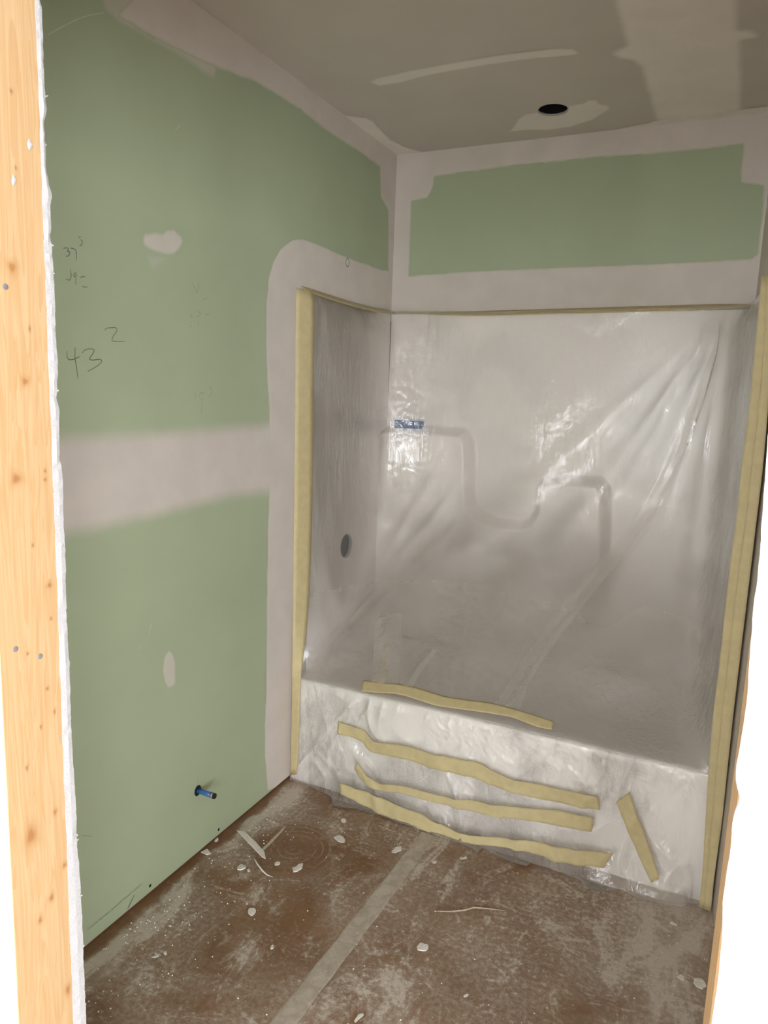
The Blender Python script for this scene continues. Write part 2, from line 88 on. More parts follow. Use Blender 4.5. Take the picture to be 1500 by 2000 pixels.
a = bpy.data.lights.new('daylight_portal', 'AREA'); a.shape = 'RECTANGLE'; a.size = WIN_ADDED[1]-WIN_ADDED[0]; a.size_y = WIN_ADDED[3]-WIN_ADDED[2]; a.cycles.is_portal = True
ao = bpy.data.objects.new('daylight_portal', a); COL.objects.link(ao)
ao.location = (WX+0.02, (WIN_ADDED[0]+WIN_ADDED[1])/2, (WIN_ADDED[2]+WIN_ADDED[3])/2); ao.rotation_euler = (math.radians(90), 0, math.radians(90))
S.view_settings.view_transform = 'Standard'; S.view_settings.look = 'None'; S.view_settings.gamma = 1.0
S.view_settings.use_curve_mapping = False; S.view_settings.exposure = 0.0

# ------------------------------------------------------------------ node helpers
def mat(name):
    m = bpy.data.materials.new(name); m.use_nodes = True; nt = m.node_tree
    return m, nt, nt.nodes['Principled BSDF'], nt.nodes['Material Output']
def N(nt, t, **k):
    n = nt.nodes.new(t)
    for a, b in k.items():
        if a.startswith('i_'): n.inputs[a[2:].replace('_', ' ')].default_value = b
        else: setattr(n, a, b)
    return n
def rgb(c): return (c[0], c[1], c[2], 1)
def mixc(nt, fac, a, b):
    n = N(nt, 'ShaderNodeMix', data_type='RGBA')
    for sock, v in ((0, fac), (6, a), (7, b)):
        if isinstance(v, (tuple, list)): n.inputs[sock].default_value = rgb(v)
        elif isinstance(v, (int, float)): n.inputs[sock].default_value = v
        else: nt.links.new(v, n.inputs[sock])
    return n.outputs[2]
def mth(nt, op, a, b=None, c=None, clamp=False):
    n = N(nt, 'ShaderNodeMath', operation=op, use_clamp=clamp)
    for i, v in enumerate((a, b, c)):
        if v is None: continue
        if isinstance(v, (int, float)): n.inputs[i].default_value = v
        else: nt.links.new(v, n.inputs[i])
    return n.outputs[0]
def ramp(nt, v, lo, hi):
    n = N(nt, 'ShaderNodeMapRange', interpolation_type='SMOOTHSTEP')
    nt.links.new(v, n.inputs[0]); n.inputs[1].default_value = lo; n.inputs[2].default_value = hi
    return n.outputs[0]
def coords(nt, scale=(1,1,1), rot=(0,0,0)):
    t = N(nt, 'ShaderNodeTexCoord'); mp = N(nt, 'ShaderNodeMapping')
    mp.inputs['Scale'].default_value = scale; mp.inputs['Rotation'].default_value = rot
    nt.links.new(t.outputs['Object'], mp.inputs['Vector']); return mp.outputs[0]
def noise(nt, vec, scale, detail=4, rough=0.55, dist=0.0):
    n = N(nt, 'ShaderNodeTexNoise'); n.inputs['Scale'].default_value = scale; n.inputs['Detail'].default_value = detail
    n.inputs['Roughness'].default_value = rough; n.inputs['Distortion'].default_value = dist
    nt.links.new(vec, n.inputs['Vector']); return n.outputs['Fac']
def bump(nt, bs, h, strength, dist=0.002):
    b = N(nt, 'ShaderNodeBump'); b.inputs['Strength'].default_value = strength; b.inputs['Distance'].default_value = dist
    nt.links.new(h, b.inputs['Height']); nt.links.new(b.outputs[0], bs.inputs['Normal']); return b
def attr(nt, name):
    return N(nt, 'ShaderNodeAttribute', attribute_name=name).outputs['Fac']

GREEN = (0.385, 0.445, 0.300); MUD = (0.615, 0.558, 0.51); CEIL = (0.54, 0.49, 0.44); CMUD = (0.76, 0.70, 0.645)
def drywall(name, base, mud):
    m, nt, bs, out = mat(name); v = coords(nt)
    a = attr(nt, 'mud')
    n1 = noise(nt, v, 3.0, 3); n2 = noise(nt, v, 900.0, 2)
    b1 = mixc(nt, ramp(nt, n1, .3, .7), tuple(x*0.97 for x in base), tuple(x*1.03 for x in base))
    m1 = mixc(nt, ramp(nt, noise(nt, v, 9.0, 4), .3, .7), tuple(x*0.965 for x in mud), tuple(x*1.03 for x in mud))
    nt.links.new(mixc(nt, a, b1, m1), bs.inputs['Base Color'])
    bs.inputs['Roughness'].default_value = 0.62; bs.inputs['Specular IOR Level'].default_value = 0.25
    bump(nt, bs, n2, 0.12, 0.0006); return m
M_GREEN = drywall('green_board', GREEN, MUD); M_CEIL = drywall('ceiling_board', CEIL, CMUD)

def plain(name, c, rough=0.6, spec=0.3, nscale=None, namp=0.08, metal=0.0, bumpy=0.0):
    m, nt, bs, out = mat(name); bs.inputs['Roughness'].default_value = rough; bs.inputs['Specular IOR Level'].default_value = spec
    bs.inputs['Metallic'].default_value = metal
    v = coords(nt); n = noise(nt, v, nscale or 40.0, 4)
    nt.links.new(mixc(nt, ramp(nt, n, .3, .7), tuple(x*(1-namp) for x in c), tuple(min(1, x*(1+namp)) for x in c)), bs.inputs['Base Color'])
    if bumpy: bump(nt, bs, n, bumpy, 0.001)
    return m
M_WHITE = plain('white_drywall', (0.72, 0.715, 0.72), 0.7, 0.2, 60, 0.03)
M_GYP = plain('gypsum_edge', (0.42, 0.412, 0.422), 0.9, 0.1, 300, 0.06, bumpy=0.6)
M_DARK = plain('dark_cavity', (0.015, 0.013, 0.012), 0.9, 0.1)
M_ACRYL = plain('white_fibreglass', (0.86, 0.82, 0.78), 0.28, 0.4, 2, 0.02)
M_PENCIL = plain('pencil_graphite', (0.13, 0.145, 0.11), 0.6, 0.3)
M_FAINT = plain('faint_graphite', (0.25, 0.285, 0.20), 0.6, 0.3)
M_SCRATCH = plain('paper_scratch', (0.55, 0.60, 0.46), 0.7, 0.2)
M_BLUE = plain('blue_label', (0.03, 0.10, 0.25), 0.4, 0.4)
M_PIPE = plain('blue_pipe', (0.035, 0.13, 0.36), 0.3, 0.5)
M_RUBBER = plain('black_plastic', (0.012, 0.012, 0.014), 0.4, 0.4)
M_METAL = plain('grey_metal', (0.30, 0.30, 0.32), 0.5, 0.5, metal=0.5)
M_CHIP = plain('plaster_chip', (0.72, 0.68, 0.63), 0.85, 0.15, 150, 0.08, bumpy=0.4)
M_PALEWOOD = plain('pale_splinter', (0.50, 0.42, 0.32), 0.8, 0.2, 60, 0.15)

def tape_mat(name, c, tr=0.25):
    m, nt, bs, out = mat(name); v = coords(nt)
    n = noise(nt, v, 35.0, 4); fine = noise(nt, v, 700.0, 2)
    nt.links.new(mixc(nt, ramp(nt, n, .3, .7), tuple(x*0.93 for x in c), tuple(min(1, x*1.05) for x in c)), bs.inputs['Base Color'])
    bs.inputs['Roughness'].default_value = 0.55; bs.inputs['Specular IOR Level'].default_value = 0.25
    bump(nt, bs, mth(nt, 'ADD', n, mth(nt, 'MULTIPLY', fine, 0.3)), 0.25, 0.0015)
    t = N(nt, 'ShaderNodeBsdfTranslucent'); t.inputs[0].default_value = rgb(c)
    mx = N(nt, 'ShaderNodeMixShader'); mx.inputs[0].default_value = tr
    nt.links.new(bs.outputs[0], mx.inputs[1]); nt.links.new(t.outputs[0], mx.inputs[2]); nt.links.new(mx.outputs[0], out.inputs[0])
    return m
M_TAPE = tape_mat('masking_tape', (0.69, 0.59, 0.335))

def film_mat(name, scatter, crinkle, rough=0.13, haze=0.07):
    m, nt, bs, out = mat(name); nt.nodes.remove(bs)
    v = coords(nt); vs = coords(nt, (1.0, 1.0, 0.25), (0, 0.45, 0)); vh = coords(nt, (0.22, 0.22, 1.0), (0, -0.10, 0)); vd = coords(nt, (1.0, 1.0, 0.35), (0, -0.5, 0))
    mask = ramp(nt, noise(nt, v, 3.6, 2), 0.44, 0.60)
    broad = noise(nt, vs, 14.0, 4, 0.55, 0.8)
    crump = mth(nt, 'ABSOLUTE', mth(nt, 'SUBTRACT', noise(nt, vd, 42.0, 4, 0.6, 1.0), 0.5))
    lines = mth(nt, 'MULTIPLY', noise(nt, vh, 110.0, 3, 0.6, 0.8), mask)
    fine = mth(nt, 'MULTIPLY', noise(nt, v, 150.0, 3, 0.6, 0.5), mask)
    h = mth(nt, 'ADD', mth(nt, 'ADD', mth(nt, 'MULTIPLY', broad, 1.6), mth(nt, 'MULTIPLY', crump, mth(nt, 'ADD', 0.5, mth(nt, 'MULTIPLY', mask, 1.2)))),
            mth(nt, 'ADD', mth(nt, 'MULTIPLY', lines, 0.55), mth(nt, 'MULTIPLY', fine, 0.34)))
    b = N(nt, 'ShaderNodeBump'); b.inputs['Strength'].default_value = crinkle; b.inputs['Distance'].default_value = 0.008
    nt.links.new(h, b.inputs['Height'])
    tr = N(nt, 'ShaderNodeBsdfTransparent'); tr.inputs[0].default_value = (1.0, 0.995, 0.985, 1)
    df = N(nt, 'ShaderNodeBsdfDiffuse'); df.inputs[0].default_value = (0.97, 0.955, 0.94, 1)
    tl = N(nt, 'ShaderNodeBsdfTranslucent'); tl.inputs[0].default_value = (0.97, 0.955, 0.94, 1)
    gl = N(nt, 'ShaderNodeBsdfGlossy'); gl.inputs['Roughness'].default_value = rough; gl.inputs[0].default_value = (1, 1, 1, 1)
    for n in (df, gl): nt.links.new(b.outputs[0], n.inputs['Normal'])
    m1 = N(nt, 'ShaderNodeMixShader'); m1.inputs[0].default_value = 0.45
    nt.links.new(df.outputs[0], m1.inputs[1]); nt.links.new(tl.outputs[0], m1.inputs[2])
    rf = N(nt, 'ShaderNodeBsdfRefraction'); rf.inputs['IOR'].default_value = 1.12; rf.inputs['Roughness'].default_value = 0.5; rf.inputs[0].default_value = (1.0, 0.995, 0.985, 1)
    m0 = N(nt, 'ShaderNodeMixShader'); nt.links.new(mth(nt, 'ADD', haze, mth(nt, 'MULTIPLY', attr(nt, 'added_blur'), 0.24)), m0.inputs[0])
    nt.links.new(tr.outputs[0], m0.inputs[1]); nt.links.new(rf.outputs[0], m0.inputs[2])
    m2 = N(nt, 'ShaderNodeMixShader'); nt.links.new(mth(nt, 'ADD', scatter, mth(nt, 'MULTIPLY', attr(nt, 'added_blur'), 0.09)), m2.inputs[0])
    nt.links.new(m0.outputs[0], m2.inputs[1]); nt.links.new(m1.outputs[0], m2.inputs[2])
    fr = N(nt, 'ShaderNodeFresnel'); fr.inputs[0].default_value = 1.5; nt.links.new(b.outputs[0], fr.inputs['Normal'])
    m3 = N(nt, 'ShaderNodeMixShader'); nt.links.new(mth(nt, 'MULTIPLY', fr.outputs[0], 1.35, clamp=True), m3.inputs[0])
    nt.links.new(m2.outputs[0], m3.inputs[1]); nt.links.new(gl.outputs[0], m3.inputs[2])
    nt.links.new(m3.outputs[0], out.inputs[0]); return m
M_FILM = film_mat('milky_plastic_film', 0.135, 0.75)
M_FOLD = film_mat('doubled_plastic_film', 0.17, 0.22, 0.24, 0.1)
M_SKIRT = film_mat('loose_plastic_film', 0.22, 1.1, 0.13, 0.1)

def wood_mat():
    m, nt, bs, out = mat('pine_stud')
    v = coords(nt, (14, 14, 0.7)); v2 = coords(nt, (60, 60, 1.2)); v3 = coords(nt)
    w = noise(nt, v, 2.2, 3, 0.5, 1.8); g = noise(nt, v2, 3.0, 3)
    rings = mth(nt, 'FRACT', mth(nt, 'MULTIPLY', w, 9.0))
    c = mixc(nt, ramp(nt, rings, 0.1, 0.95), (0.46, 0.31, 0.17), (0.42, 0.265, 0.13))
    c = mixc(nt, mth(nt, 'MULTIPLY', ramp(nt, g, .45, .7), 0.35), c, (0.37, 0.22, 0.095))
    c = mixc(nt, attr(nt, 'knot'), c, (0.30, 0.14, 0.05))
    nt.links.new(c, bs.inputs['Base Color']); bs.inputs['Roughness'].default_value = 0.65; bs.inputs['Specular IOR Level'].default_value = 0.25
    bump(nt, bs, g, 0.15, 0.0008); return m
M_WOOD = wood_mat()

def floor_mat():
    m, nt, bs, out = mat('dusty_floor_paper')
    v = coords(nt); vd = coords(nt, (1.0, 0.42, 1), (0, 0, math.radians(-38)))
    sep = N(nt, 'ShaderNodeSeparateXYZ'); nt.links.new(v, sep.inputs[0]); X, Y = sep.outputs[0], sep.outputs[1]
    brown = mixc(nt, ramp(nt, noise(nt, v, 4.0, 4), .3, .7), (0.165, 0.080, 0.033), (0.215, 0.112, 0.050))
    n_big = noise(nt, v, 2.3, 4, 0.6, 0.6); n_str = noise(nt, vd, 8.0, 8, 0.68, 1.2); n_fine = noise(nt, v, 70.0, 5, 0.7); n_sp = noise(nt, v, 160.0, 2, 0.6)
    mod = mth(nt, 'ADD', 0.6, mth(nt, 'MULTIPLY', ramp(nt, n_fine, .36, .64), 0.75))
    haze = mth(nt, 'MULTIPLY', mth(nt, 'MULTIPLY', ramp(nt, n_big, 0.30, 0.68), 0.46), mod)
    streak = mth(nt, 'MULTIPLY', mth(nt, 'MULTIPLY', ramp(nt, n_str, 0.52, 0.68), 0.62), mod)
    grit = mth(nt, 'MULTIPLY', mth(nt, 'MULTIPLY', ramp(nt, n_fine, .56, .70), ramp(nt, noise(nt, v, 5.0, 5, .6, .8), .47, .62)), 0.85)
    specks = mth(nt, 'MULTIPLY', ramp(nt, n_sp, .705, .735), 0.9)
    vd2 = coords(nt, (0.35, 1.0, 1), (0, 0, math.radians(-20))); n_s2 = noise(nt, vd2, 13.0, 8, 0.7, 1.6)
    streak = mth(nt, 'ADD', streak, mth(nt, 'MULTIPLY', mth(nt, 'MULTIPLY', ramp(nt, n_s2, .56, .68), 0.55), mod))
    # ridge of swept dust a few centimetres off the left wall, bare strip against the wall
    wob = mth(nt, 'MULTIPLY', mth(nt, 'SUBTRACT', noise(nt, v, 6.0, 3), 0.5), 0.10)
    xx = mth(nt, 'ADD', X, wob)
    band = mth(nt, 'MULTIPLY', mth(nt, 'MULTIPLY', ramp(nt, xx, 0.028, 0.048), mth(nt, 'SUBTRACT', 1.0, ramp(nt, xx, 0.05, 0.16))), mth(nt, 'ADD', 0.15, mth(nt, 'MULTIPLY', ramp(nt, n_str, .40, .60), 0.6)))
    bare = ramp(nt, xx, 0.018, 0.042)
    rightdust = mth(nt, 'MULTIPLY', ramp(nt, mth(nt, 'ADD', X, wob), 1.22, 1.52), mth(nt, 'ADD', 0.28, mth(nt, 'MULTIPLY', ramp(nt, n_str, .42, .6), 0.5)))
    # wiped ring scuff
    dx = mth(nt, 'SUBTRACT', X, 0.268); dy = mth(nt, 'SUBTRACT', Y, -0.39)
    rr = mth(nt, 'SQRT', mth(nt, 'ADD', mth(nt, 'MULTIPLY', dx, dx), mth(nt, 'MULTIPLY', dy, dy)))
    inner = mth(nt, 'SUBTRACT', 1.0, ramp(nt, rr, 0.12, 0.17))
    rings = mth(nt, 'MULTIPLY', mth(nt, 'MULTIPLY', ramp(nt, mth(nt, 'SINE', mth(nt, 'MULTIPLY', mth(nt, 'ADD', rr, mth(nt, 'MULTIPLY', wob, 0.22)), 260.0)), 0.5, 1.0), inner), mth(nt, 'MULTIPLY', ramp(nt, noise(nt, v, 9.0, 3), .45, .6), 0.22))
    base = mth(nt, 'MULTIPLY', mth(nt, 'ADD', mth(nt, 'ADD', haze, streak), grit), mth(nt, 'SUBTRACT', 1.0, mth(nt, 'MULTIPLY', inner, 0.75)))
    d = mth(nt, 'ADD', mth(nt, 'ADD', mth(nt, 'ADD', base, specks), mth(nt, 'ADD', band, rightdust)), rings)
    d = mth(nt, 'MULTIPLY', mth(nt, 'MINIMUM', d, 0.95), mth(nt, 'ADD', 0.12, mth(nt, 'MULTIPLY', bare, 0.88)))
    dustc = mixc(nt, n_fine, (0.44, 0.375, 0.31), (0.66, 0.60, 0.53))
    nt.links.new(mixc(nt, d, brown, dustc), bs.inputs['Base Color'])
    bs.inputs['Roughness'].default_value = 0.6; bs.inputs['Specular IOR Level'].default_value = 0.3
    bump(nt, bs, mth(nt, 'ADD', d, mth(nt, 'MULTIPLY', n_fine, 0.3)), 0.35, 0.0025); return m
M_FLOOR = floor_mat()

def seam_mat():
    m, nt, bs, out = mat('dusty_clear_tape'); v = coords(nt)
    n = noise(nt, v, 22.0, 6, 0.65, 0.6); nf = noise(nt, v, 90.0, 4)
    c = mixc(nt, ramp(nt, n, .35, .7), (0.37, 0.315, 0.25), (0.52, 0.46, 0.385))
    c = mixc(nt, ramp(nt, nf, .60, .72), c, (0.60, 0.54, 0.47))
    nt.links.new(c, bs.inputs['Base Color']); bs.inputs['Roughness'].default_value = 0.42; bump(nt, bs, n, 0.2, 0.001); return m
M_SEAM = seam_mat()

# ------------------------------------------------------------------ mesh helpers
def link(name, me, m, parent=None):
    o = bpy.data.objects.new(name, me); COL.objects.link(o)
    if m: me.materials.append(m)
    if parent: o.parent = parent; o.matrix_parent_inverse = parent.matrix_world.inverted()
    return o
def pyd(name, V, F, m, parent=None, smooth=False, attrs=None, origin=None):
    V = [tuple(float(c) for c in v) for v in V]
    if origin is not None: V = [(x-origin[0], y-origin[1], z-origin[2]) for x, y, z in V]
    me = bpy.data.meshes.new(name); me.from_pydata(V, [], F); me.update()
    if smooth: me.polygons.foreach_set('use_smooth', [True]*len(me.polygons))
    if attrs:
        for k, a in attrs.items():
            at = me.attributes.new(k, 'FLOAT', 'POINT'); at.data.foreach_set('value', [float(x) for x in a])
    o = link(name, me, m, parent)
    if origin is not None and not parent: o.location = origin
    return o
def box_vf(x0, x1, y0, y1, z0, z1, base=0):
    V = [(x0,y0,z0),(x1,y0,z0),(x1,y1,z0),(x0,y1,z0),(x0,y0,z1),(x1,y0,z1),(x1,y1,z1),(x0,y1,z1)]
    F = [(0,3,2,1),(4,5,6,7),(0,1,5,4),(1,2,6,5),(2,3,7,6),(3,0,4,7)]
    return V, [tuple(i+base for i in f) for f in F]
def boxes(name, L, m, parent=None):
    V, F = [], []
    for b in L:
        v, f = box_vf(*b, base=len(V)); V += v; F += f
    return pyd(name, V, F, m, parent)
def empty(name, loc=(0,0,0)):
    o = bpy.data.objects.new(name, None); COL.objects.link(o); o.location = loc; o.empty_display_size = 0.1
    bpy.context.view_layer.update(); return o
def tag(o, label, cat, group=None):
    o['label'] = label; o['category'] = cat
    if group: o['group'] = group
    return o
def struct(o, label=None):
    o['kind'] = 'structure'
    if label: o['label'] = label
    return o

rng = np.random.default_rng(7)
_tab = rng.random((256, 256))
def vnoise(x, y, seed=0):
    x = np.asarray(x, float)+seed*17.31; y = np.asarray(y, float)+seed*9.77
    xi = np.floor(x).astype(int); yi = np.floor(y).astype(int); fx = x-xi; fy = y-yi
    fx = fx*fx*(3-2*fx); fy = fy*fy*(3-2*fy); t = lambda a, b: _tab[a % 256, b % 256]
    return (t(xi,yi)*(1-fx)+t(xi+1,yi)*fx)*(1-fy)+(t(xi,yi+1)*(1-fx)+t(xi+1,yi+1)*fx)*fy
def fnoise(x, y, seed=0, o=4):
    s = 0; a = 0.5
    for k in range(o): s = s+a*vnoise(x*2**k, y*2**k, seed+k); a *= 0.5
    return s/(1-0.5**o)
def sstep(x, a, b):
    t = np.clip((x-a)/(b-a), 0, 1); return t*t*(3-2*t)
def sdist(P, poly):
    # signed distance, positive inside
    P = np.asarray(P, float); poly = np.asarray(poly, float); d = np.full(len(P), 1e9); ins = np.zeros(len(P), bool)
    for i in range(len(poly)):
        a = poly[i]; b = poly[(i+1) % len(poly)]; ab = b-a; t = np.clip(((P-a)@ab)/max(ab@ab, 1e-12), 0, 1)
        d = np.minimum(d, np.hypot(*(P-(a+t[:, None]*ab)).T))
        c = (a[1] > P[:, 1]) != (b[1] > P[:, 1])
        with np.errstate(divide='ignore', invalid='ignore'):
            ins ^= c & (P[:, 0] < (b[0]-a[0])*(P[:, 1]-a[1])/(b[1]-a[1]+1e-15)+a[0])
    return np.where(ins, d, -d)
def wallpt(plane, a, b, off):
    if plane == 'left': return np.stack([0*a+off, a, b], -1)
    if plane == 'back': return np.stack([a, 0*a+YB-off, b], -1)
    if plane == 'ceil': return np.stack([a, b, 0*a+H-off], -1)
    if plane == 'jamb': return np.stack([0*a+JX+off, a, b], -1)
def patch(name, plane, poly, m, parent, feather=0.012, step=0.006, amount=1.0, wob=0.004, inverse=None, bounds=None, lift=0.0004, thick=0.0009, an='mud', seed=0):
    """a skim of compound: a slightly raised sheet on the wall whose edge feathers out"""
    q = np.array(poly if bounds is None else [(bounds[0], bounds[2]), (bounds[1], bounds[3])])
    lo = q.min(0)-0.004; hi = q.max(0)+0.004
    if bounds is not None: lo = q.min(0); hi = q.max(0)
    if plane == 'left': hi = np.minimum(hi, [YB-0.0005, H-0.0005]); lo = np.maximum(lo, [Y3+0.002, 0.009])
    if plane == 'ceil': lo = np.maximum(lo, [0.0005, Y3+0.002]); hi = np.minimum(hi, [1.70, YB-0.0005])
    nx = int(math.ceil((hi[0]-lo[0])/step))+1; ny = int(math.ceil((hi[1]-lo[1])/step))+1
    A, Bq = np.meshgrid(np.linspace(lo[0], hi[0], nx), np.linspace(lo[1], hi[1], ny), indexing='ij')
    P = np.stack([A.ravel(), Bq.ravel()], -1)
    sd = sdist(P, poly)
    if inverse: sd = -sd
    sd = sd+wob*2*(fnoise(P[:, 0]*22, P[:, 1]*22, seed)-0.5)
    f = sstep(sd, 0, feather)*amount
    f = np.clip(f*(0.93+0.14*fnoise(P[:, 0]*12, P[:, 1]*12, seed+5)), 0, 1)
    co = wallpt(plane, P[:, 0], P[:, 1], lift+thick*f)
    keep = (sd > -0.002).reshape(nx, ny)
    idx = np.arange(nx*ny).reshape(nx, ny)
    k = keep[:-1, :-1] & keep[1:, :-1] & keep[1:, 1:] & keep[:-1, 1:]
    if plane == 'ceil':
        hole = (np.hypot(A-HOLE[0], Bq-HOLE[1]) < HOLE[2]+0.001)
        k &= ~(hole[:-1, :-1] | hole[1:, :-1] | hole[1:, 1:] | hole[:-1, 1:])
    Q = np.stack([idx[:-1, :-1][k], idx[1:, :-1][k], idx[1:, 1:][k], idx[:-1, 1:][k]], -1)
    if plane in ('ceil',): Q = Q[:, ::-1]
    used = np.unique(Q); rm = -np.ones(nx*ny, int); rm[used] = np.arange(len(used))
    return pyd(name, co[used], [tuple(int(i) for i in t) for t in rm[Q]], m, parent, True, {an: f[used]})
def strokes(name, plane, lines, width, m, parent, off=0.0006):
    V, F = [], []
    for ln in lines:
        P = np.array(ln, float)
        # resample smoothly
        if len(P) > 2:
            t = np.arange(len(P)); tt = np.linspace(0, len(P)-1, (len(P)-1)*5+1); Q = []
            for x in tt:
                i = min(int(x), len(P)-2); a = x-i; p0 = P[max(i-1, 0)]; p1 = P[i]; p2 = P[i+1]; p3 = P[min(i+2, len(P)-1)]
                Q.append(0.5*((2*p1)+(-p0+p2)*a+(2*p0-5*p1+4*p2-p3)*a*a+(-p0+3*p1-3*p2+p3)*a**3))
            P = np.array(Q)
        b = len(V); d = np.gradient(P, axis=0); d /= np.linalg.norm(d, axis=1)[:, None]+1e-9; n = np.stack([-d[:, 1], d[:, 0]], -1)
        w = width*(0.55+0.45*np.sin(np.linspace(0.3, 2.8, len(P))))[:, None]
        for s, q in enumerate((P-n*w/2, P+n*w/2)): pass
        L = wallpt(plane, *(P-n*w/2).T, off); R = wallpt(plane, *(P+n*w/2).T, off)
        for i in range(len(P)): V += [L[i], R[i]]
        F += [(b+2*i, b+2*i+1, b+2*i+3, b+2*i+2) for i in range(len(P)-1)]
    return pyd(name, V, F, m, parent)
def ribbon3(name, A, B, m, parent=None, thick=0.0006, out=Vector((0, -0.8, 0.6)), off=0.003, sub=4, across=4, origin=True, torn=0.0015, seed=1, conform=None):
    """strip of tape between two edge polylines, with thickness and slightly torn ends"""
    A = np.array(A, float); B = np.array(B, float); nn_ = (max(len(A), len(B))-1)*sub+1
    def cr(P):
        out_ = []
        for x in np.linspace(0, len(P)-1, nn_):
            i = min(int(x), len(P)-2); a = x-i; out_.append(P[i]*(1-a)+P[i+1]*a)
        Q = np.array(out_)
        for _ in range(2): Q[1:-1] = 0.25*Q[:-2]+0.5*Q[1:-1]+0.25*Q[2:]
        return Q
    A = cr(A); B = cr(B); n = len(A); r_ = np.random.default_rng(seed)
    V = []; o = np.array(out); o = o/np.linalg.norm(o)
    tt_ = np.linspace(0, 1, across+1)[None, :, None]; G = A[:, None]*(1-tt_)+B[:, None]*tt_
    if conform: G = conform(G)
    for s in (0, 1):
        for i in range(n):
            for j in range(across+1):
                t = j/across; q = G[i, j]
                q = q+o*(off+thick*s)
                q = q+o*0.0010*math.sin(i*0.9+seed)*math.sin(math.pi*t)
                if i in (0, n-1):
                    d = A[1]-A[0] if i == 0 else A[-2]-A[-1]; q = q+d/np.linalg.norm(d)*torn*2*(((j*7+seed*3) % 5)/4-0.5)
                V.append(q)
    w = across+1; F = []; K = n*w
    for i in range(n-1):
        for j in range(across):
            a = i*w+j; F.append((a, a+w, a+w+1, a+1)); F.append((K+a, K+a+1, K+a+w+1, K+a+w))
        a = i*w; F.append((a, K+a, K+a+w, a+w)); a = i*w+across; F.append((a, a+w, K+a+w, K+a))
    for j in range(across):
        a = j; F.append((a, a+1, K+a+1, K+a)); a = (n-1)*w+j; F.append((a, K+a, K+a+1, a+1))
    og = tuple(np.mean(V, axis=0)) if origin else None
    ob = pyd(name, V, F, m, parent, True, origin=og)
    ob.data.update(); bm = bmesh.new(); bm.from_mesh(ob.data); bmesh.ops.recalc_face_normals(bm, faces=bm.faces); bm.to_mesh(ob.data); bm.free()
    return ob
def tube(name, P, R, m, parent=None, n=12, caps=True, origin=None):
    P = [Vector(p) for p in P]; V, F = [], []
    for i, p in enumerate(P):
        d = (P[min(i+1, len(P)-1)]-P[max(i-1, 0)]).normalized(); a = d.orthogonal().normalized()
        if i: a = (pa-d*pa.dot(d)).normalized()
        pa = a; b = d.cross(a); rr = R[i] if isinstance(R, (list, tuple)) else R
        for k in range(n):
            t = 2*math.pi*k/n; V.append(p+a*rr*math.cos(t)+b*rr*math.sin(t))
    for i in range(len(P)-1):
        for k in range(n): F.append((i*n+k, i*n+(k+1) % n, (i+1)*n+(k+1) % n, (i+1)*n+k))
    if caps: F.append(tuple(range(n))[::-1]); F.append(tuple((len(P)-1)*n+k for k in range(n)))
    return pyd(name, V, F, m, parent, True, origin=origin)

def plate_with_hole(c, rad, rect, n=64, th=0.0127):
    """rect (a0,a1,b0,b1) with a round hole at c; returns 2D front ring verts/faces lists (circle verts first)"""
    circ = []; outer = []
    a0, a1, b0, b1 = rect
    ang = sorted(set([2*math.pi*k/n for k in range(n)]+[math.atan2(b-c[1], a-c[0]) % (2*math.pi) for a in (a0, a1) for b in (b0, b1)]))
    for t in ang:
        dx, dy = math.cos(t), math.sin(t); circ.append((c[0]+rad*dx, c[1]+rad*dy))
        s = min([((a1-c[0])/dx) if dx > 1e-9 else ((a0-c[0])/dx) if dx < -1e-9 else 1e9, ((b1-c[1])/dy) if dy > 1e-9 else ((b0-c[1])/dy) if dy < -1e-9 else 1e9])
        outer.append((c[0]+s*dx, c[1]+s*dy))
    k = len(ang); return circ+outer, [(i, (i+1) % k, k+(i+1) % k, k+i) for i in range(k)], k

# ------------------------------------------------------------------ building shell
XL, XR, YR = -0.9, WX, WY
struct(pyd('floor', *box_vf(XL-.2, XR+.2, -1.71, 1.1, -0.06, 0.0), M_FLOOR), 'brown floor protection board covered in white plaster dust')
struct(pyd('floor', *box_vf(XL-.2, XR+.2, YR-.2, -1.71, -0.06, 0.0), plain('pale_bounce_floor', (0.55, 0.50, 0.44), 0.7)), 'pale floor of the room outside the doorway')  # unseen floor, made pale to bounce light up onto the bathroom ceiling
# ceiling sheet with the fixture hole
HOLE = (0.768, 0.537, 0.0545)
P2, F2, k = plate_with_hole(HOLE[:2], HOLE[2], (XL-.2, XR+.2, YR-.2, 1.1))
V = [(x, y, H) for x, y in P2]+[(x, y, H+0.0127) for x, y in P2]
F = [f for f in F2]+[tuple(i+2*k for i in f[::-1]) for f in F2]+[(i, i+2*k, (i+1) % k+2*k, (i+1) % k) for i in range(k)]
ceiling = struct(pyd('ceiling', V, F, M_CEIL), 'grey papered ceiling with skimmed patches and round fixture hole')
V = []; F = []; n = 48
for j, (zz, rr) in enumerate(((H-0.0006, HOLE[2]+0.0006), (H-0.0004, HOLE[2]-0.0012), (H+0.0045, HOLE[2]-0.0014), (H+.0046, HOLE[2]+.001))):
    for i in range(n):
        t = 2*math.pi*i/n; V.append((HOLE[0]+(rr+0.0012*math.sin(7*t)*math.sin(3*t))*math.cos(t), HOLE[1]+rr*math.sin(t), zz))
for j in range(3): F += [(j*n+i, j*n+(i+1) % n, (j+1)*n+(i+1) % n, (j+1)*n+i) for i in range(n)]
rim = pyd('cut_rim', V, F, M_GYP, ceiling, True)
tube('hole_shade_sleeve', [(HOLE[0], HOLE[1], H+.0048), (HOLE[0], HOLE[1], H+.12)], HOLE[2]-.0008, M_DARK, ceiling, 48, caps=False)  # added black sleeve, paints the hole's shade above the cut lip
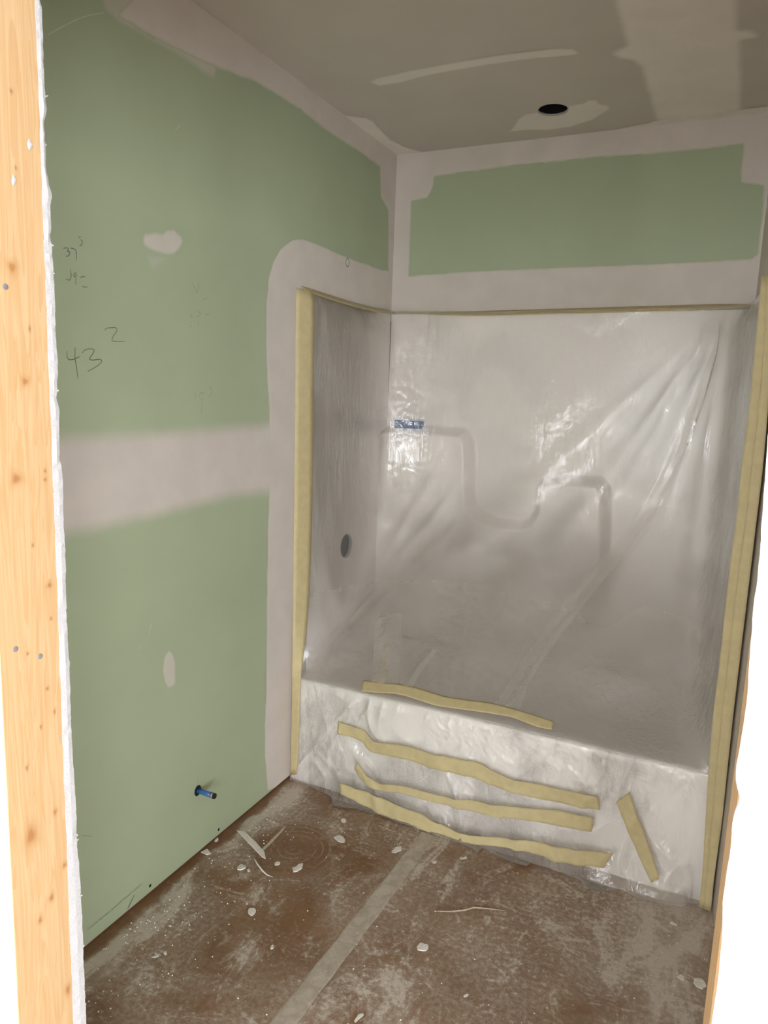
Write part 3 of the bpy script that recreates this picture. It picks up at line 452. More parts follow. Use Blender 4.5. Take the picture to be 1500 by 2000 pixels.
struct(boxes('ceiling_void', [(XL-.2, XR+.2, YR-.2, 1.1, H+0.5, H+0.55), (XL-.2, XL-.15, YR-.2, 1.1, H+.013, H+.5), (XR+.15, XR+.2, YR-.2, 1.1, H+.013, H+.5), (XL-.2, XR+.2, YR-.2, YR-.15, H+.013, H+.5), (XL-.2, XR+.2, 1.05, 1.1, H+.013, H+.5)], M_DARK))
# walls of the bathroom
V = [(0, Y3, .008), (0, 0.035, .008), (0, 0.035, 1.90), (0, YB, 1.90), (0, YB, H), (0, Y3, H)]
V += [(-.0127, y, z) for _, y, z in V]
F = [tuple(range(6)), tuple(range(11, 5, -1))]+[(i, i+6, (i+1) % 6+6, (i+1) % 6) for i in range(6)]
wall_left = struct(pyd('wall_left', V, F, M_GREEN), 'green moisture board wall with taped seams and pencil notes')
V, F = box_vf(-0.0127, 1.60, YB, YB+0.0127, 1.90, H); wall_back = struct(pyd('wall_back', V, F, M_GREEN), 'green moisture board wall framed by skimmed joints above the tub')
def xr(y): return 1.524+(YB-y)*0.0783
V = []
for z in (0.0, H):
    for y in (YB+.0127, Y2): V.append((xr(y), y, z)); V.append((xr(y)+.05, y, z))
wall_right = struct(pyd('wall_right', V, [(0,2,6,4),(1,5,7,3),(0,4,5,1),(2,3,7,6),(0,1,3,2),(4,6,7,5)], M_CEIL), 'skimmed drywall beside the right tape strip')
struct(boxes('wall_outer', [(-0.16, -0.11, Y2, 1.0, 0, H), (-0.16, 1.8, 0.95, 1.0, 0, H), (1.78, 1.83, Y2, 1.0, 0, H)], M_DARK))
trim = struct(boxes('baseboard_plate', [(-0.1, -0.0005, Y3, 0.9, 0.0, 0.0075)], plain('bottom_plate_wood', (0.10, 0.045, 0.025), 0.7)), 'dark gap and sole plate under the green wall')
# room behind the camera
L_ = []; xa = XL; wf = 0.05
for k, (wx0, wx1, wz0, wz1) in enumerate(WIN):
    L_ += [(xa, wx0, YR-.12, YR, 0, H), (wx0, wx1, YR-.12, YR, 0, wz0), (wx0, wx1, YR-.12, YR, wz1, H)]; xa = wx1
    struct(boxes('window_%d' % (k+1), [(wx0, wx0+wf, YR-.08, YR-.03, wz0, wz1), (wx1-wf, wx1, YR-.08, YR-.03, wz0, wz1), (wx0+wf, wx1-wf, YR-.08, YR-.03, wz0, wz0+wf), (wx0+wf, wx1-wf, YR-.08, YR-.03, wz1-wf, wz1), (wx0+wf, wx1-wf, YR-.07, YR-.04, (wz0+wz1)/2-.02, (wz0+wz1)/2+.02)], M_WHITE))
L_.append((xa, XR, YR-.12, YR, 0, H))
struct(boxes('wall_rear', L_, M_WHITE))
struct(boxes('wall_side', [(XL-.1, XL, YR-.12, Y0, 0, H)], M_WHITE)); sy0, sy1, sz0, sz1 = WIN_ADDED
struct(boxes('wall_side', [(XR, XR+.1, YR-.12, sy0, 0, H), (XR, XR+.1, sy1, Y0, 0, H), (XR, XR+.1, sy0, sy1, 0, sz0), (XR, XR+.1, sy0, sy1, sz1, H)], M_WHITE))
struct(boxes('window_3', [(XR+.03, XR+.08, sy0, sy0+.05, sz0, sz1), (XR+.03, XR+.08, sy1-.05, sy1, sz0, sz1), (XR+.03, XR+.08, sy0+.05, sy1-.05, sz0, sz0+.05), (XR+.03, XR+.08, sy0+.05, sy1-.05, sz1-.05, sz1)], M_WHITE))  # frame of the side window added for more light on the green wall
# ------------------------------------------------------------------ doorway: wall_front
wall_front = struct(empty('wall_front', (1.1, -1.71, 0)), 'unfinished doorway wall with bare studs and torn drywall edges')
HZ = 2.09
boxes('drywall_panel', [(XL, JX-0.002, Y0, Y1, 0, H)], M_WHITE, wall_front)
boxes('header', [(XL, XR, Y1, Y2, HZ, H), (JX-.038, JR+.038, Y1, Y2, HZ, HZ+.038)], M_WOOD, wall_front)
boxes('drywall_panel', [(JX-.002, JR+.002, Y0, Y1, HZ, H)], M_WHITE, wall_front)
boxes('drywall_panel', [(-.1, 1.8, Y2, Y3, HZ-.004, H)], M_WHITE, wall_front)
boxes('drywall_panel', [(-.1, JX-.03, Y2, Y3, 0, HZ)], M_WHITE, wall_front)
boxes('drywall_panel', [(JR+.006, 1.8, Y2, Y3, 0, HZ)], M_WHITE, wall_front)
stud = boxes('jamb_stud', [(JX-.038, JX, Y1, Y2, 0, HZ)], M_WOOD, wall_front)
stud2 = boxes('jamb_stud', [(JR, JR+.038, Y1, Y2, 0, HZ)], M_WOOD, wall_front)
for i, (c, a, b) in enumerate(D_knots):
    ry = max(abs(a[0]-c[0]), 0.0018); rz = max(abs(b[1]-c[1]), 0.003); n = 20
    V = [(JX+.0005, c[0], c[1])]; at = [1.0]; F = []
    for j, (s, w) in enumerate(((0.35, 0.95), (0.6, 0.55), (1.0, 0.22), (1.7, 0.0))):
        for q in range(n):
            t = 2*math.pi*q/n; e = 1+0.12*math.sin(3*t+i)
            V.append((JX+.0005-j*0.00008, min(max(c[0]+s*ry*e*math.cos(t), Y1+.0003), Y2-.0003), c[1]+s*rz*e*math.sin(t))); at.append(w)
    F = [(0, 1+q, 1+(q+1) % n) for q in range(n)]
    for j in range(3): F += [(1+j*n+q, 1+(j+1)*n+q, 1+(j+1)*n+(q+1) % n, 1+j*n+(q+1) % n) for q in range(n)]
    pyd('knot', V, F, M_WOOD, stud, True, {'knot': at})
for y, z in D_nails:
    tube('nail_head', [(JX-.001, y, z), (JX+.0008, y, z), (JX+.0010, y, z)], [.0036, .0036, .003], plain('dull_nail_steel', (0.17, 0.165, 0.18), 0.7, 0.2), stud, 14)
for i, (y, z) in enumerate(D_dabs):
    V = [(JX+.001, y+.003*math.cos(t)*(1+.3*math.sin(2*t+i)), z+.006*math.sin(t)*(1+.3*math.cos(3*t))) for t in [2*math.pi*q/16 for q in range(16)]]
    V += [(JX+.0022, y, z)]; pyd('plaster_dab', V, [(q, (q+1) % 16, 16) for q in range(16)], M_GYP, stud, True)
# torn drywall edge on the room side of the left jamb
zs = np.arange(0.0, HZ, 0.0035); fy = np.interp(zs, [b for a, b in D_jamb_far][::-1], [a for a, b in D_jamb_far][::-1])
fy = fy+0.0016*(fnoise(zs*140, zs*0, 3, 3)-0.5)*2; V = []; F = []
for i, z in enumerate(zs):
    e = 0.0012*(vnoise(z*90, 0.3, 4)-0.5); e2 = 0.0016*(vnoise(z*120, 5.3, 9)-0.5)
    V += [(JX-.032, Y2+.0002, z), (JX+.0002+e, Y2+.0002-0.0018*vnoise(z*60, 2.2, 3), z), (JX+.0006+e2, (Y2+fy[i])/2, z), (JX-0.0005+e, fy[i]-.0008, z), (JX-.003, fy[i], z), (JX-.032, Y3, z)]
for i in range(len(zs)-1): F += [(i*6+k, i*6+k+1, i*6+k+7, i*6+k+6) for k in range(5)]
torn = pyd('torn_drywall_edge', V, F, M_GYP, wall_front, False)
# paper fibres sticking out of the torn edge
V, F = [], []
r_ = random.Random(4)
for i in range(46):
    z = r_.uniform(0.55, 2.03); y = float(np.interp(z, zs, fy)); l = r_.uniform(.001, .003) if i > 5 else r_.uniform(.004, .007); dz = r_.uniform(-.6, 1.1)*l; h = r_.uniform(.0012, .004)
    b = len(V); x = JX-.001-r_.uniform(0, .003); V += [(x, y-.001, z-h), (x, y-.001, z+h), (x+r_.uniform(-.001, .002), y+l, z+dz), (x-.0008, y-.001, z)]
    F += [(b, b+2, b+1), (b, b+3, b+2), (b+1, b+2, b+3)]
pyd('paper_fibres', V, F, M_GYP, wall_front)['kind'] = 'stuff'
# drywall edge on hall side left (thin white line) and wavy sheet edge on the right jamb
zz = np.arange(0.0, HZ+.002, 0.006); ex = np.interp(zz, [b for a, b in D_right_edge][::-1], [a for a, b in D_right_edge][::-1]); ex = np.maximum(ex, JR-.010)+0.0006*(fnoise(zz*90, zz*0, 6, 3)-.5)*2
V, F = [], []
for i, z in enumerate(zz): V += [(ex[i]+.0006, Y1-.0002, z), (ex[i], Y0+.001, z), (ex[i]+.001, Y0, z), (XR, Y0, z), (XR, Y1-.0002, z)]
for i in range(len(zz)-1): F += [(i*5+k, i*5+k+1, i*5+k+6, i*5+k+5) for k in range(4)]
pyd('drywall_panel', V, F, M_WHITE, wall_front)
boxes('drywall_panel', [(JR+.002, XR, Y0, Y1, HZ, H)], M_WHITE, wall_front)

# ------------------------------------------------------------------ joint compound on the walls and ceiling
def mud(plane, key, parent, label=None, **k):
    o = patch('joint_compound', plane, key, M_CEIL if plane == 'ceil' else M_GREEN, parent, **k)
    if label: o['label'] = label
    return o
mud('left', D_mud_left_thin, wall_left, 'thin translucent first coat under the ceiling joint', feather=0.02, amount=0.6, lift=.0003, seed=1)
mud('left', D_mud_left_top, wall_left, 'skimmed joint along the ceiling', feather=0.012, lift=.0007, seed=2)
mud('left', D_mud_left_band, wall_left, 'wide horizontal skimmed seam', feather=0.06, lift=.0005, seed=3)
mud('left', D_mud_left_tub, wall_left, 'skimmed border around the tub surround', feather=0.006, wob=.0025, lift=.0007, step=.005, seed=4)
mud('left', D_mud_left_blobtail, wall_left, 'thin smear below the upper patch', feather=0.03, amount=0.45, step=.004, lift=.0003, seed=5)
mud('left', D_mud_left_blob, wall_left, 'heart shaped patch of filler', feather=0.012, amount=0.85, step=.004, lift=.0006, seed=6)
mud('left', D_mud_left_oval, wall_left, 'small oval patch of filler', feather=0.008, amount=0.7, step=.003, wob=.002, lift=.0006, seed=7)
mud('back', D_green_back, wall_back, 'skimmed joints framing the green panel', inverse=True, bounds=(0.0005, 1.56, 1.9, H-.0005), feather=0.010, wob=.003, seed=8)
mud('ceil', D_mud_ceil_band, ceiling, 'broad skimmed seam', feather=0.03, lift=.0004, step=.008, seed=9)
mud('ceil', D_mud_ceil_corner, ceiling, 'skimmed joint along the walls', feather=0.012, lift=.0009, step=.008, seed=10)
mud('ceil', D_mud_ceil_streak, ceiling, 'long thin streak of filler', feather=0.012, lift=.0006, step=.005, amount=.8, seed=11)
mud('ceil', D_mud_ceil_hole, ceiling, 'filler smeared beside the fixture hole', feather=0.015, lift=.0006, step=.005, amount=.85, seed=12)

# pencil notes, scuffs and print on the green board
PL = {'thirty_seven': (.0021, M_PENCIL), 'thirty_nine': (.0021, M_PENCIL), 'two': (.0021, M_PENCIL), 'forty_three': (.0021, M_PENCIL), 'faint_upper': (.0020, M_FAINT), 'faint_lower': (.0020, M_FAINT), 'ticks': (.0020, M_FAINT), 'scratch': (.0019, M_SCRATCH)}
for k_, (w, mm) in PL.items():
    o = strokes('scratch' if k_ == 'scratch' else 'pencil_mark', 'left', D_strokes[k_], w, mm, wall_left, off=.0010)
strokes('pencil_ring', 'left', D_strokes['screw_ring'], .004, M_PENCIL, wall_left, off=.0022)
(ya, za), (yb_, zb) = D_print; r_ = random.Random(3); segs = []
for i in range(52):
    if i in (8, 9, 19, 20, 31, 41, 42): continue
    t = i/52; y = ya+(yb_-ya)*t; z = za+(zb-za)*t; hgt = .006
    for q in range(2): segs.append([(y+r_.uniform(0, .003), z+r_.uniform(0, hgt)), (y+r_.uniform(.003, .007), z+r_.uniform(0, hgt))])
strokes('printed_line', 'left', segs, .0016, M_FAINT, wall_left, off=.0010)
for (y, z) in D_nailholes:
    tube('nail_hole', [(.0004, y, z), (.0011, y, z)], [.005, .0044], M_DARK, wall_left, 10)
# split chip of board at the bottom edge
strokes('crack', 'left', [D_crack], .0025, M_DARK, wall_left, off=.001)

# ------------------------------------------------------------------ tub and surround (one-piece fibreglass unit)
tub = empty('bathtub_surround', (0.78, 0.4, 0)); tag(tub, 'white fibreglass bathtub with moulded surround behind the plastic sheet', 'bathtub')
def rring(x0, x1, y0, y1, rad, z, n=24):
    P = []
    for (cx, cy, t0) in ((x1-rad, y1-rad, 0), (x0+rad, y1-rad, 90), (x0+rad, y0+rad, 180), (x1-rad, y0+rad, 270)):
        for q in range(n+1):
            t = math.radians(t0+90*q/n); P.append((cx+rad*math.cos(t), cy+rad*math.sin(t), z))
    return P
rings = [rring(.008, 1.575, 0.0, .80, .004, 0.0), rring(.008, 1.575, 0.004, .80, .004, .40), rring(.008, 1.575, 0.006, .80, .004, .420), rring(.010, 1.573, 0.012, .798, .01, .429), rring(.014, 1.57, 0.020, .79, .01, .4315),
         rring(.075, 1.475, .075, .735, .12, .4300), rring(.085, 1.465, .085, .725, .13, .422), rring(.092, 1.458, .092, .718, .13, .405), rring(.13, 1.40, .115, .69, .14, .18), rring(.16, 1.36, .14, .66, .14, .125), rring(.22, 1.30, .20, .60, .14, .105), rring(.5, 1.0, .35, .45, .04, .10)]
V = [p for r_ in rings for p in r_]; n = len(rings[0]); F = []
for j in range(len(rings)-1): F += [(j*n+i, j*n+(i+1) % n, (j+1)*n+(i+1) % n, (j+1)*n+i) for i in range(n)]
F.append(tuple((len(rings)-1)*n+i for i in range(n)))
V = [(x-(x/1.575)*0.066*max(y, 0)/.8, y, z) for x, y, z in V]
tb = pyd('tub', V, F, M_ACRYL, tub, True)
BLK = [(x, z) for x, z in D_ledge]+[(1.065, 0.40), (-0.1, 0.40), (-0.1, 1.392)]
BLK[0] = (0.02, 1.396)
def relief(x, z):
    P = np.stack([np.ravel(x), np.ravel(z)], -1); return (0.075*sstep(sdist(P, BLK), -0.024, 0.018)*(1-(1-sstep(P[:, 1], .70, 1.03))*sstep(P[:, 0], .30, .95))).reshape(np.shape(x))
nx, nz = 200, 190; X, Z = np.meshgrid(np.linspace(.012, 1.512, nx), np.linspace(.43, 1.93, nz), indexing='ij')
PB = 0.803
Yp = PB-relief(X, Z)-0.02*(1-(Z-.43)/1.5)
V = np.stack([X, Yp, Z], -1).reshape(-1, 3); idx = np.arange(nx*nz).reshape(nx, nz)
F = [tuple(int(v) for v in t) for t in np.stack([idx[:-1, :-1], idx[1:, :-1], idx[1:, 1:], idx[:-1, 1:]], -1).reshape(-1, 4)]
pyd('back_panel', V, F, M_ACRYL, tub, True)
# left side panel with valve hole and spout hole
V, F = [], []
for (c, rad, rect) in ((D_valve[0], 0.054, (0.085, 0.80, 0.62, 1.93)), ((0.476, 0.50), 0.026, (0.085, 0.80, 0.428, 0.62))):
    P2, F2, k = plate_with_hole(c, rad, rect, 40); b = len(V)
    V += [(0.008+0.012*(1-(z-.43)/1.5), y, z) for y, z in P2]; F += [tuple(i+b for i in f[::-1]) for f in F2]
    b2 = len(V); V += [(0.001, y, z) for y, z in P2[:k]]; F += [(b+i, b+(i+1) % k, b2+(i+1) % k, b2+i) for i in range(k)]
pyd('side_panel', V, F, M_ACRYL, tub, False)
V = [(1.548, 0.012, .428), (1.548, 0.012, 1.93), (1.505, 0.80, 1.93), (1.495, .80, .428), (1.56, 0.012, .428), (1.56, .012, 1.93), (1.52, .80, 1.93), (1.51, .80, .428)]
pyd('side_panel', V, [(0, 3, 2, 1), (4, 5, 6, 7), (0, 1, 5, 4), (1, 2, 6, 5), (2, 3, 7, 6), (3, 0, 4, 7)], M_ACRYL, tub)
boxes('front_flange', [(0.001, 0.004, 0.03, 0.10, 0.43, 1.93)], M_ACRYL, tub)
bx0, bx1 = 0.072, 0.208
tag(boxes('blue_label_strip', [(bx0, bx1, PB-.052, PB-.0255, 1.411, 1.446)], M_BLUE), 'small blue strip on the moulded shelf, seen through the plastic', 'label strip')

# ------------------------------------------------------------------ plastic sheet
sheet = empty('plastic_sheet', (0.78, -0.02, 0)); tag(sheet, 'wrinkled translucent plastic sheet taped across the tub alcove', 'plastic sheet')
YHX = [0, .1, .2, .27, .45, .85, 1.0, 1.25, 1.45, 1.53, 1.6]; YHY = [-.010, -.012, -.035, -.055, -.055, -.066, -.070, -.072, -.056, -.024, -.012]
def yh(x): return np.interp(x, YHX, YHY)
def filmdepth(z):
    s_ = np.clip((z-ZR)/(1.35-ZR), 0, 1); return 0.715*(1-(1-s_)**2.2)+0.08*np.maximum(z-1.35, 0)-0.004
def ridge(a, k): return np.abs(np.sin(a*k))**0.7
def wrinkle(x, z):
    """folds and pleats of the upper sheet, along -y, in metres"""
    w = np.zeros_like(x)
    # fan of pleats from the upper right corner towards the rim
    ang = np.arctan2(1.42-x, 1.93-z); rr = np.hypot(1.42-x, 1.93-z)
    fan = sstep(rr, .05, .5)*np.exp(-((ang-0.52)/0.30)**2)
    w += 0.020*fan*(0.5+0.5*np.sin(ang*26+1.2))**1.5
    fan2 = sstep(rr, .1, .5)*np.exp(-((ang-0.05)/0.16)**2); w += 0.012*fan2*(0.5+0.5*np.sin(ang*48))**2
    # fan from the left end of the rim upwards
    a2 = np.arctan2(x-0.02, z-0.42); r2 = np.hypot(x-.02, z-.42)
    w += 0.014*np.exp(-((a2-0.35)/0.22)**2)*sstep(r2, .03, .25)*(1-sstep(r2, .5, .95))*(0.5+0.5*np.sin(a2*42))**2
    # pleats rising from the rim tape
    a3 = np.arctan2(x-0.72, z-0.30); r3 = np.hypot(x-.72, z-.30)
    w += 0.012*np.exp(-((r3-.45)/.28)**2)*(0.5+0.5*np.sin(a3*19+.6))**2
    # soft billow and crinkles
    w += 0.020*(fnoise(x*3.2, z*1.5, 2, 2)-.5)+0.006*(fnoise(x*11+z*4, z*5, 4, 3)-.5)
    cr = sstep(fnoise(x*3, z*3, 11, 2), .45, .6)
    w += 0.0045*cr*(fnoise(x*30, z*62+x*9, 6, 3)-.5)
    return w
nu, nv = 420, 230
zv = ZR+(1.936-ZR)*np.linspace(0, 1, nv)**1.25
xR = 1.53; V = np.zeros((nu, nv, 3))
for j, z in enumerate(zv):
    d = float(filmdepth(np.array(z)))+.004; t = min((z-ZR)/.8, 1)
    top = sstep(z, 1.80, 1.935)
    yl = max(d, 0.0005)+0.026*sstep(z, 1.45, 1.935)
    P = np.array([(0.014+.008*(1-t), 0.060-.05*(1-t)**6), (0.060-0.050*top+.10*(1-t), yl), (1.470+.04*top-.04*(1-t), yl), (xR+.02, 0.004)])
    seg = np.linalg.norm(np.diff(P, axis=0), axis=1); 
    # corner rounding by chaikin on a dense polyline
    Q = P
    for _ in range(4):
        A = Q[:-1]*.86+Q[1:]*.14; Bq = Q[:-1]*.14+Q[1:]*.86
        Q = np.vstack([Q[:1], np.stack([A, Bq], 1).reshape(-1, 2), Q[-1:]]) if False else np.vstack([Q[:1], np.stack([A, Bq], 1).reshape(-1, 2)[1:-1], Q[-1:]])
    s = np.concatenate([[0], np.cumsum(np.linalg.norm(np.diff(Q, axis=0), axis=1))]); s /= s[-1]
    # share of samples: keep left / back / right spans aligned from level to level
    k = np.array([0, .16, .84, 1.0]); c = np.concatenate([[0], np.cumsum(seg)])/seg.sum()
    uu = np.interp(np.linspace(0, 1, nu), k, c)
    V[:, j, 0] = np.interp(uu, s, Q[:, 0]); V[:, j, 1] = np.interp(uu, s, Q[:, 1]); V[:, j, 2] = z
xx, yy, z3 = V[..., 0].copy(), V[..., 1].copy(), V[..., 2].copy()
edge = sstep(np.linspace(0, 1, nu), 0, .05)*(1-sstep(np.linspace(0, 1, nu), .95, 1)); ez = sstep(z3, ZR+.01, ZR+.10)*(1-sstep(z3, 1.84, 1.93))
side = (np.linspace(0, 1, nu)/.16)[:, None]
w = wrinkle(np.where(side < 1, xx+0.0, xx), z3)*edge[:, None]*ez
backness = sstep(np.linspace(0, 1, nu), .10, .18)*(1-sstep(np.linspace(0, 1, nu), .82, .90))
V[..., 1] -= w*(0.25+.75*backness[:, None]); 
sw = (0.006*np.abs(np.sin(yy*11+z3*3.2))**6+0.006*(fnoise(yy*6+z3*2.0, z3*2.5, 21, 3)))*edge[:, None]*ez
V[..., 0] += np.where(np.linspace(0, 1, nu)[:, None] < .5, 1, -1)*sw*(1-backness[:, None])
lim = PB-relief(xx, z3)-0.02*(1-(z3-.43)/1.5)-0.006-0.004*fnoise(xx*20, z3*20, 8, 2)
V[..., 1] = np.where(backness[:, None] > .3, np.minimum(V[..., 1], lim), V[..., 1])
idx = np.arange(nu*nv).reshape(nu, nv)
F = [tuple(int(v) for v in t) for t in np.stack([idx[:-1, :-1], idx[1:, :-1], idx[1:, 1:], idx[:-1, 1:]], -1).reshape(-1, 4)]
added_blur = 1-sstep(V[..., 2]+0.16*(fnoise(V[..., 0]*4, V[..., 2]*4, 60, 2)-.5), .50, .92)   # extra milkiness painted in lower down to blur the tub behind
pyd('film', V.reshape(-1, 3), F, M_FILM, sheet, True, {'added_blur': added_blur.ravel()})
def skirt_wr(x, z):
    wp = 2.0*fnoise(x*4, z*4, 40, 2)
    rd = lambda a, b, sd, p: (1-np.abs(2*fnoise(a, b, sd, 2)-1))**p
    m_ = sstep(fnoise(x*5, z*5, 44, 2), .30, .62)
    return (0.011*rd(x*8+z*4+wp, z*3.0, 31, 5)+0.007*rd(x*17-z*9+wp, z*6+x*2, 33, 4)*m_+0.0032*rd(x*34+z*24, z*26-x*7, 37, 2)*m_)
# skirt: over the rim, down the apron and out over the floor
nx, nv = 420, 120
hx = np.array([a for a, b in D_hem]); hy = np.array([b for a, b in D_hem])
V = np.zeros((nx, nv, 3)); xs = np.linspace(0.012, 1.566, nx)
hem = np.interp(xs, hx[np.argsort(hx)], hy[np.argsort(hx)])+0.012*(fnoise(xs*28, xs*0, 50, 3)-.6)
tq = np.linspace(0, 1, nv)[None, :]; X_ = xs[:, None]+0*tq; z_ = ZR*(1-np.minimum(tq/.86, 1)); y_ = yh(X_)*(1-z_/ZR)**2.2-.004
q_ = np.clip((tq-.86)/.14, 0, 1); y0_ = yh(X_)-.004; y1_ = np.minimum(hem[:, None], y0_-.004)
V = np.stack([X_, np.where(tq < .86, y_, y0_+(y1_-y0_)*q_), z_+0*X_], -1)
T = np.linspace(0, 1, nv)[None, :]; Xg = V[..., 0]; Zg = V[..., 2]; Yg = V[..., 1]
am = sstep(T, 0, .08)*(1-sstep(T, .84, 1.0)*.6)*sstep(Xg, 0.02, .3)*(1-sstep(Xg, 1.49, 1.535))
wr = skirt_wr(Xg, Zg)
# tight diagonal crease at the left end
cr = np.exp(-((Xg-0.02-0.60*(Zg-.02)*1.2)/.012)**2)*sstep(Zg, .02, .06)*(1-sstep(Zg, .36, .42)); 
V[..., 1] -= am*wr*(1-T*.3)+0.006*cr
V[..., 2] = Zg+am*np.maximum(wr, 0)*sstep(T, .45, .8)*1.1+0.0022+0.004*sstep(T, .86, .95)*fnoise(Xg*30, T*12, 35, 2)
V[..., 2] = np.where(T < .02, ZR, np.maximum(V[..., 2], .0015))
V[..., 1] = np.minimum(V[..., 1], -.003)
idx = np.arange(nx*nv).reshape(nx, nv)
F = [tuple(int(v) for v in t) for t in np.stack([idx[:-1, :-1], idx[:-1, 1:], idx[1:, 1:], idx[1:, :-1]], -1).reshape(-1, 4)]
pyd('skirt', V.reshape(-1, 3), F, M_SKIRT, sheet, True)
# doubled folds
def fold(a, b, seed):
    A = np.array(a); B = np.array(b); n = len(A); tt = np.linspace(0, n-1, n*8); V = []; m_ = 9
    ii = np.minimum(tt.astype(int), n-2); ff = (tt-ii)[:, None]
    A = A[ii]*(1-ff)+A[ii+1]*ff; B = B[ii]*(1-ff)+B[ii+1]*ff
    for Q in (A, B):
        for _ in range(6): Q[1:-1] = .25*Q[:-2]+.5*Q[1:-1]+.25*Q[2:]
    sv = np.linspace(0, 1, m_)[None, :, None]; G = A[:, None]*(1-sv)+B[:, None]*sv; x_, z_ = G[..., 0], G[..., 2]
    y_ = np.minimum(filmdepth(z_), PB-.03-relief(x_, z_)); w_ = np.maximum(wrinkle(x_, z_)*sstep(z_, ZR+.01, ZR+.10), 0)
    ph = sv[..., 0]; V = np.stack([x_, np.minimum(G[..., 1], y_)-w_-.006-.007*np.sin(np.pi*ph)-.003*np.sin(9*ph+seed), z_], -1).reshape(-1, 3)
    F = [(i*m_+j, i*m_+j+1, (i+1)*m_+j+1, (i+1)*m_+j) for i in range(len(A)-1) for j in range(m_-1)]
    return pyd('fold', V, F, M_FOLD, sheet, True)
fold(D_fold_long_a, D_fold_long_b, 1)
fold(D_fold_vert_a, D_fold_vert_b, 2)
fold(D_fold_short_a, D_fold_short_b, 3)

# ------------------------------------------------------------------ masking tape strips
def on_skirt(G):
    x, z = G[..., 0], np.maximum(G[..., 2], 0)
    m_ = np.max([skirt_wr(x+dx, np.maximum(z+dz, 0)) for dx in (-.005, 0, .005) for dz in (-.005, 0, .005)], axis=0)
    return np.stack([x, yh(x)*(1-z/ZR)**2.2-.004-m_, np.maximum(z, .004)], -1)
TL = {'rim': ('cream masking tape strip along the top rim of the tub', 0.004), 'upper': ('cream masking tape strip with a kink, highest one on the tub apron', 0.0042),
      'middle': ('cream masking tape strip, middle of three crossing the tub apron', 0.0042), 'lower': ('longest cream masking tape strip, lowest one near the plastic hem', 0.006), 'short': ('short cream masking tape strip slanting down at the lower right of the plastic', 0.0042)}
for i, (k_, (lb, off)) in enumerate(TL.items()):
    a, b = D_tapes[k_]
    o = ribbon3('masking_tape', a, b, M_TAPE, off=off, out=Vector((0, -.35, .94)) if k_ == 'rim' else Vector((0, -.85, .5)), seed=i+2, sub=7, across=6, conform=None if k_ == 'rim' else on_skirt)
    tag(o, lb, 'tape', 'strips of masking tape on the plastic')
to3 = lambda L, x: [(x, y, z) for y, z in L]
o = ribbon3('masking_tape', to3(D_tape_left_out[:5], .002)+D_tape_low_out, to3(D_tape_left_in[:5], .028)+D_tape_low_in, M_TAPE, off=.001, out=Vector((1, -.6, 0)), seed=9); 
for v in o.data.vertices: v.co.z = max(v.co.z, .004-o.location.z)
tag(o, 'tall cream masking tape strip running up the left wall beside the green board', 'tape')
o = ribbon3('masking_tape', to3(D_toptape_left_hi, .002), to3(D_toptape_left_lo, .026), M_TAPE, off=.001, out=Vector((1, 0, .1)), seed=10); tag(o, 'thin tape strip on the left wall along the top of the plastic', 'tape')
o = ribbon3('masking_tape', [(x, YB-.003, z) for x, z in D_toptape_back_hi], [(x, YB-.046, z) for x, z in D_toptape_back_lo], M_TAPE, off=.001, out=Vector((0, -1, .1)), seed=11); tag(o, 'long thin tape strip on the back wall along the top of the plastic', 'tape')
def over_rim(L): return [(x, -.004-((0.030*(1-max(z, 0)/ZR)**2.2+.006) if z < ZR else .006*float(sstep(z, ZR+.2, ZR))), max(z, .006)) for x, z in L]
ri, ro, rm_ = over_rim(D_tape_right_in), over_rim(D_tape_right_out), over_rim(D_tape_right_mid)
o = ribbon3('masking_tape', ri, rm_, M_TAPE, off=.002, out=Vector((0, -1, 0)), seed=12); tag(o, 'tall tape strip on the right, inner one against the plastic', 'tape')
o = ribbon3('masking_tape', [(x-.004, y, z) for x, y, z in rm_], ro, M_TAPE, off=.0045, out=Vector((-.1, -1, 0)), seed=13); tag(o, 'tall tape strip on the right, outer one nearest the doorway stud', 'tape')

# ------------------------------------------------------------------ pipe stub
py_, pz_ = D_pipe[0]
pipe = empty('water_pipe', (0, py_, pz_)); tag(pipe, 'short blue water pipe stub sticking out of the green wall', 'pipe')
tube('pipe', [(-.01, py_, pz_), (.062, py_, pz_)], .0085, M_PIPE, pipe, 20)
V, F = [], []; n = 24
for j, (x, rr) in enumerate(((.0008, .0185), (.0016, .0165), (.0016, .0092))):
    for q in range(n): t = 2*math.pi*q/n; V.append((x, py_+rr*.92*math.cos(t), pz_+rr*math.sin(t)))
for j in range(2): F += [(j*n+q, j*n+(q+1) % n, (j+1)*n+(q+1) % n, (j+1)*n+q) for q in range(n)]
pyd('wall_hole', V, F, M_RUBBER, pipe, True)
tube('crimp_ring', [(.056, py_, pz_), (.066, py_, pz_)], .0096, M_METAL, pipe, 20)
tube('end_cap', [(.066, py_, pz_), (.072, py_, pz_), (.0735, py_, pz_)], [.0095, .0095, .008], M_RUBBER, pipe, 20)

# ------------------------------------------------------------------ floor: seam tape and debris
A = [(x, y) for x, y in D_seam]; 
V = []; F = []
ys = np.linspace(-1.62, -.085, 80)
for i, y in enumerate(ys):
    xl = 0.590+(y+1.1)*0.034; xr_ = xl+0.060-.014*max(0, (y+.5))
    V += [(xl+.0012*math.sin(i*.7), y, .0003), (xl+.004, y, .0012), (xr_-.004, y, .0012), (xr_+.0012*math.sin(i*.9+2), y, .0003)]
F = [(i*4+k, i*4+k+1, i*4+k+5, i*4+k+4) for i in range(79) for k in range(3)]
tag(pyd('floor_seam_tape', V, F, M_SEAM, None, False, origin=(0.62, -.8, 0)), 'dusty clear tape strip along the floor paper seam', 'tape')

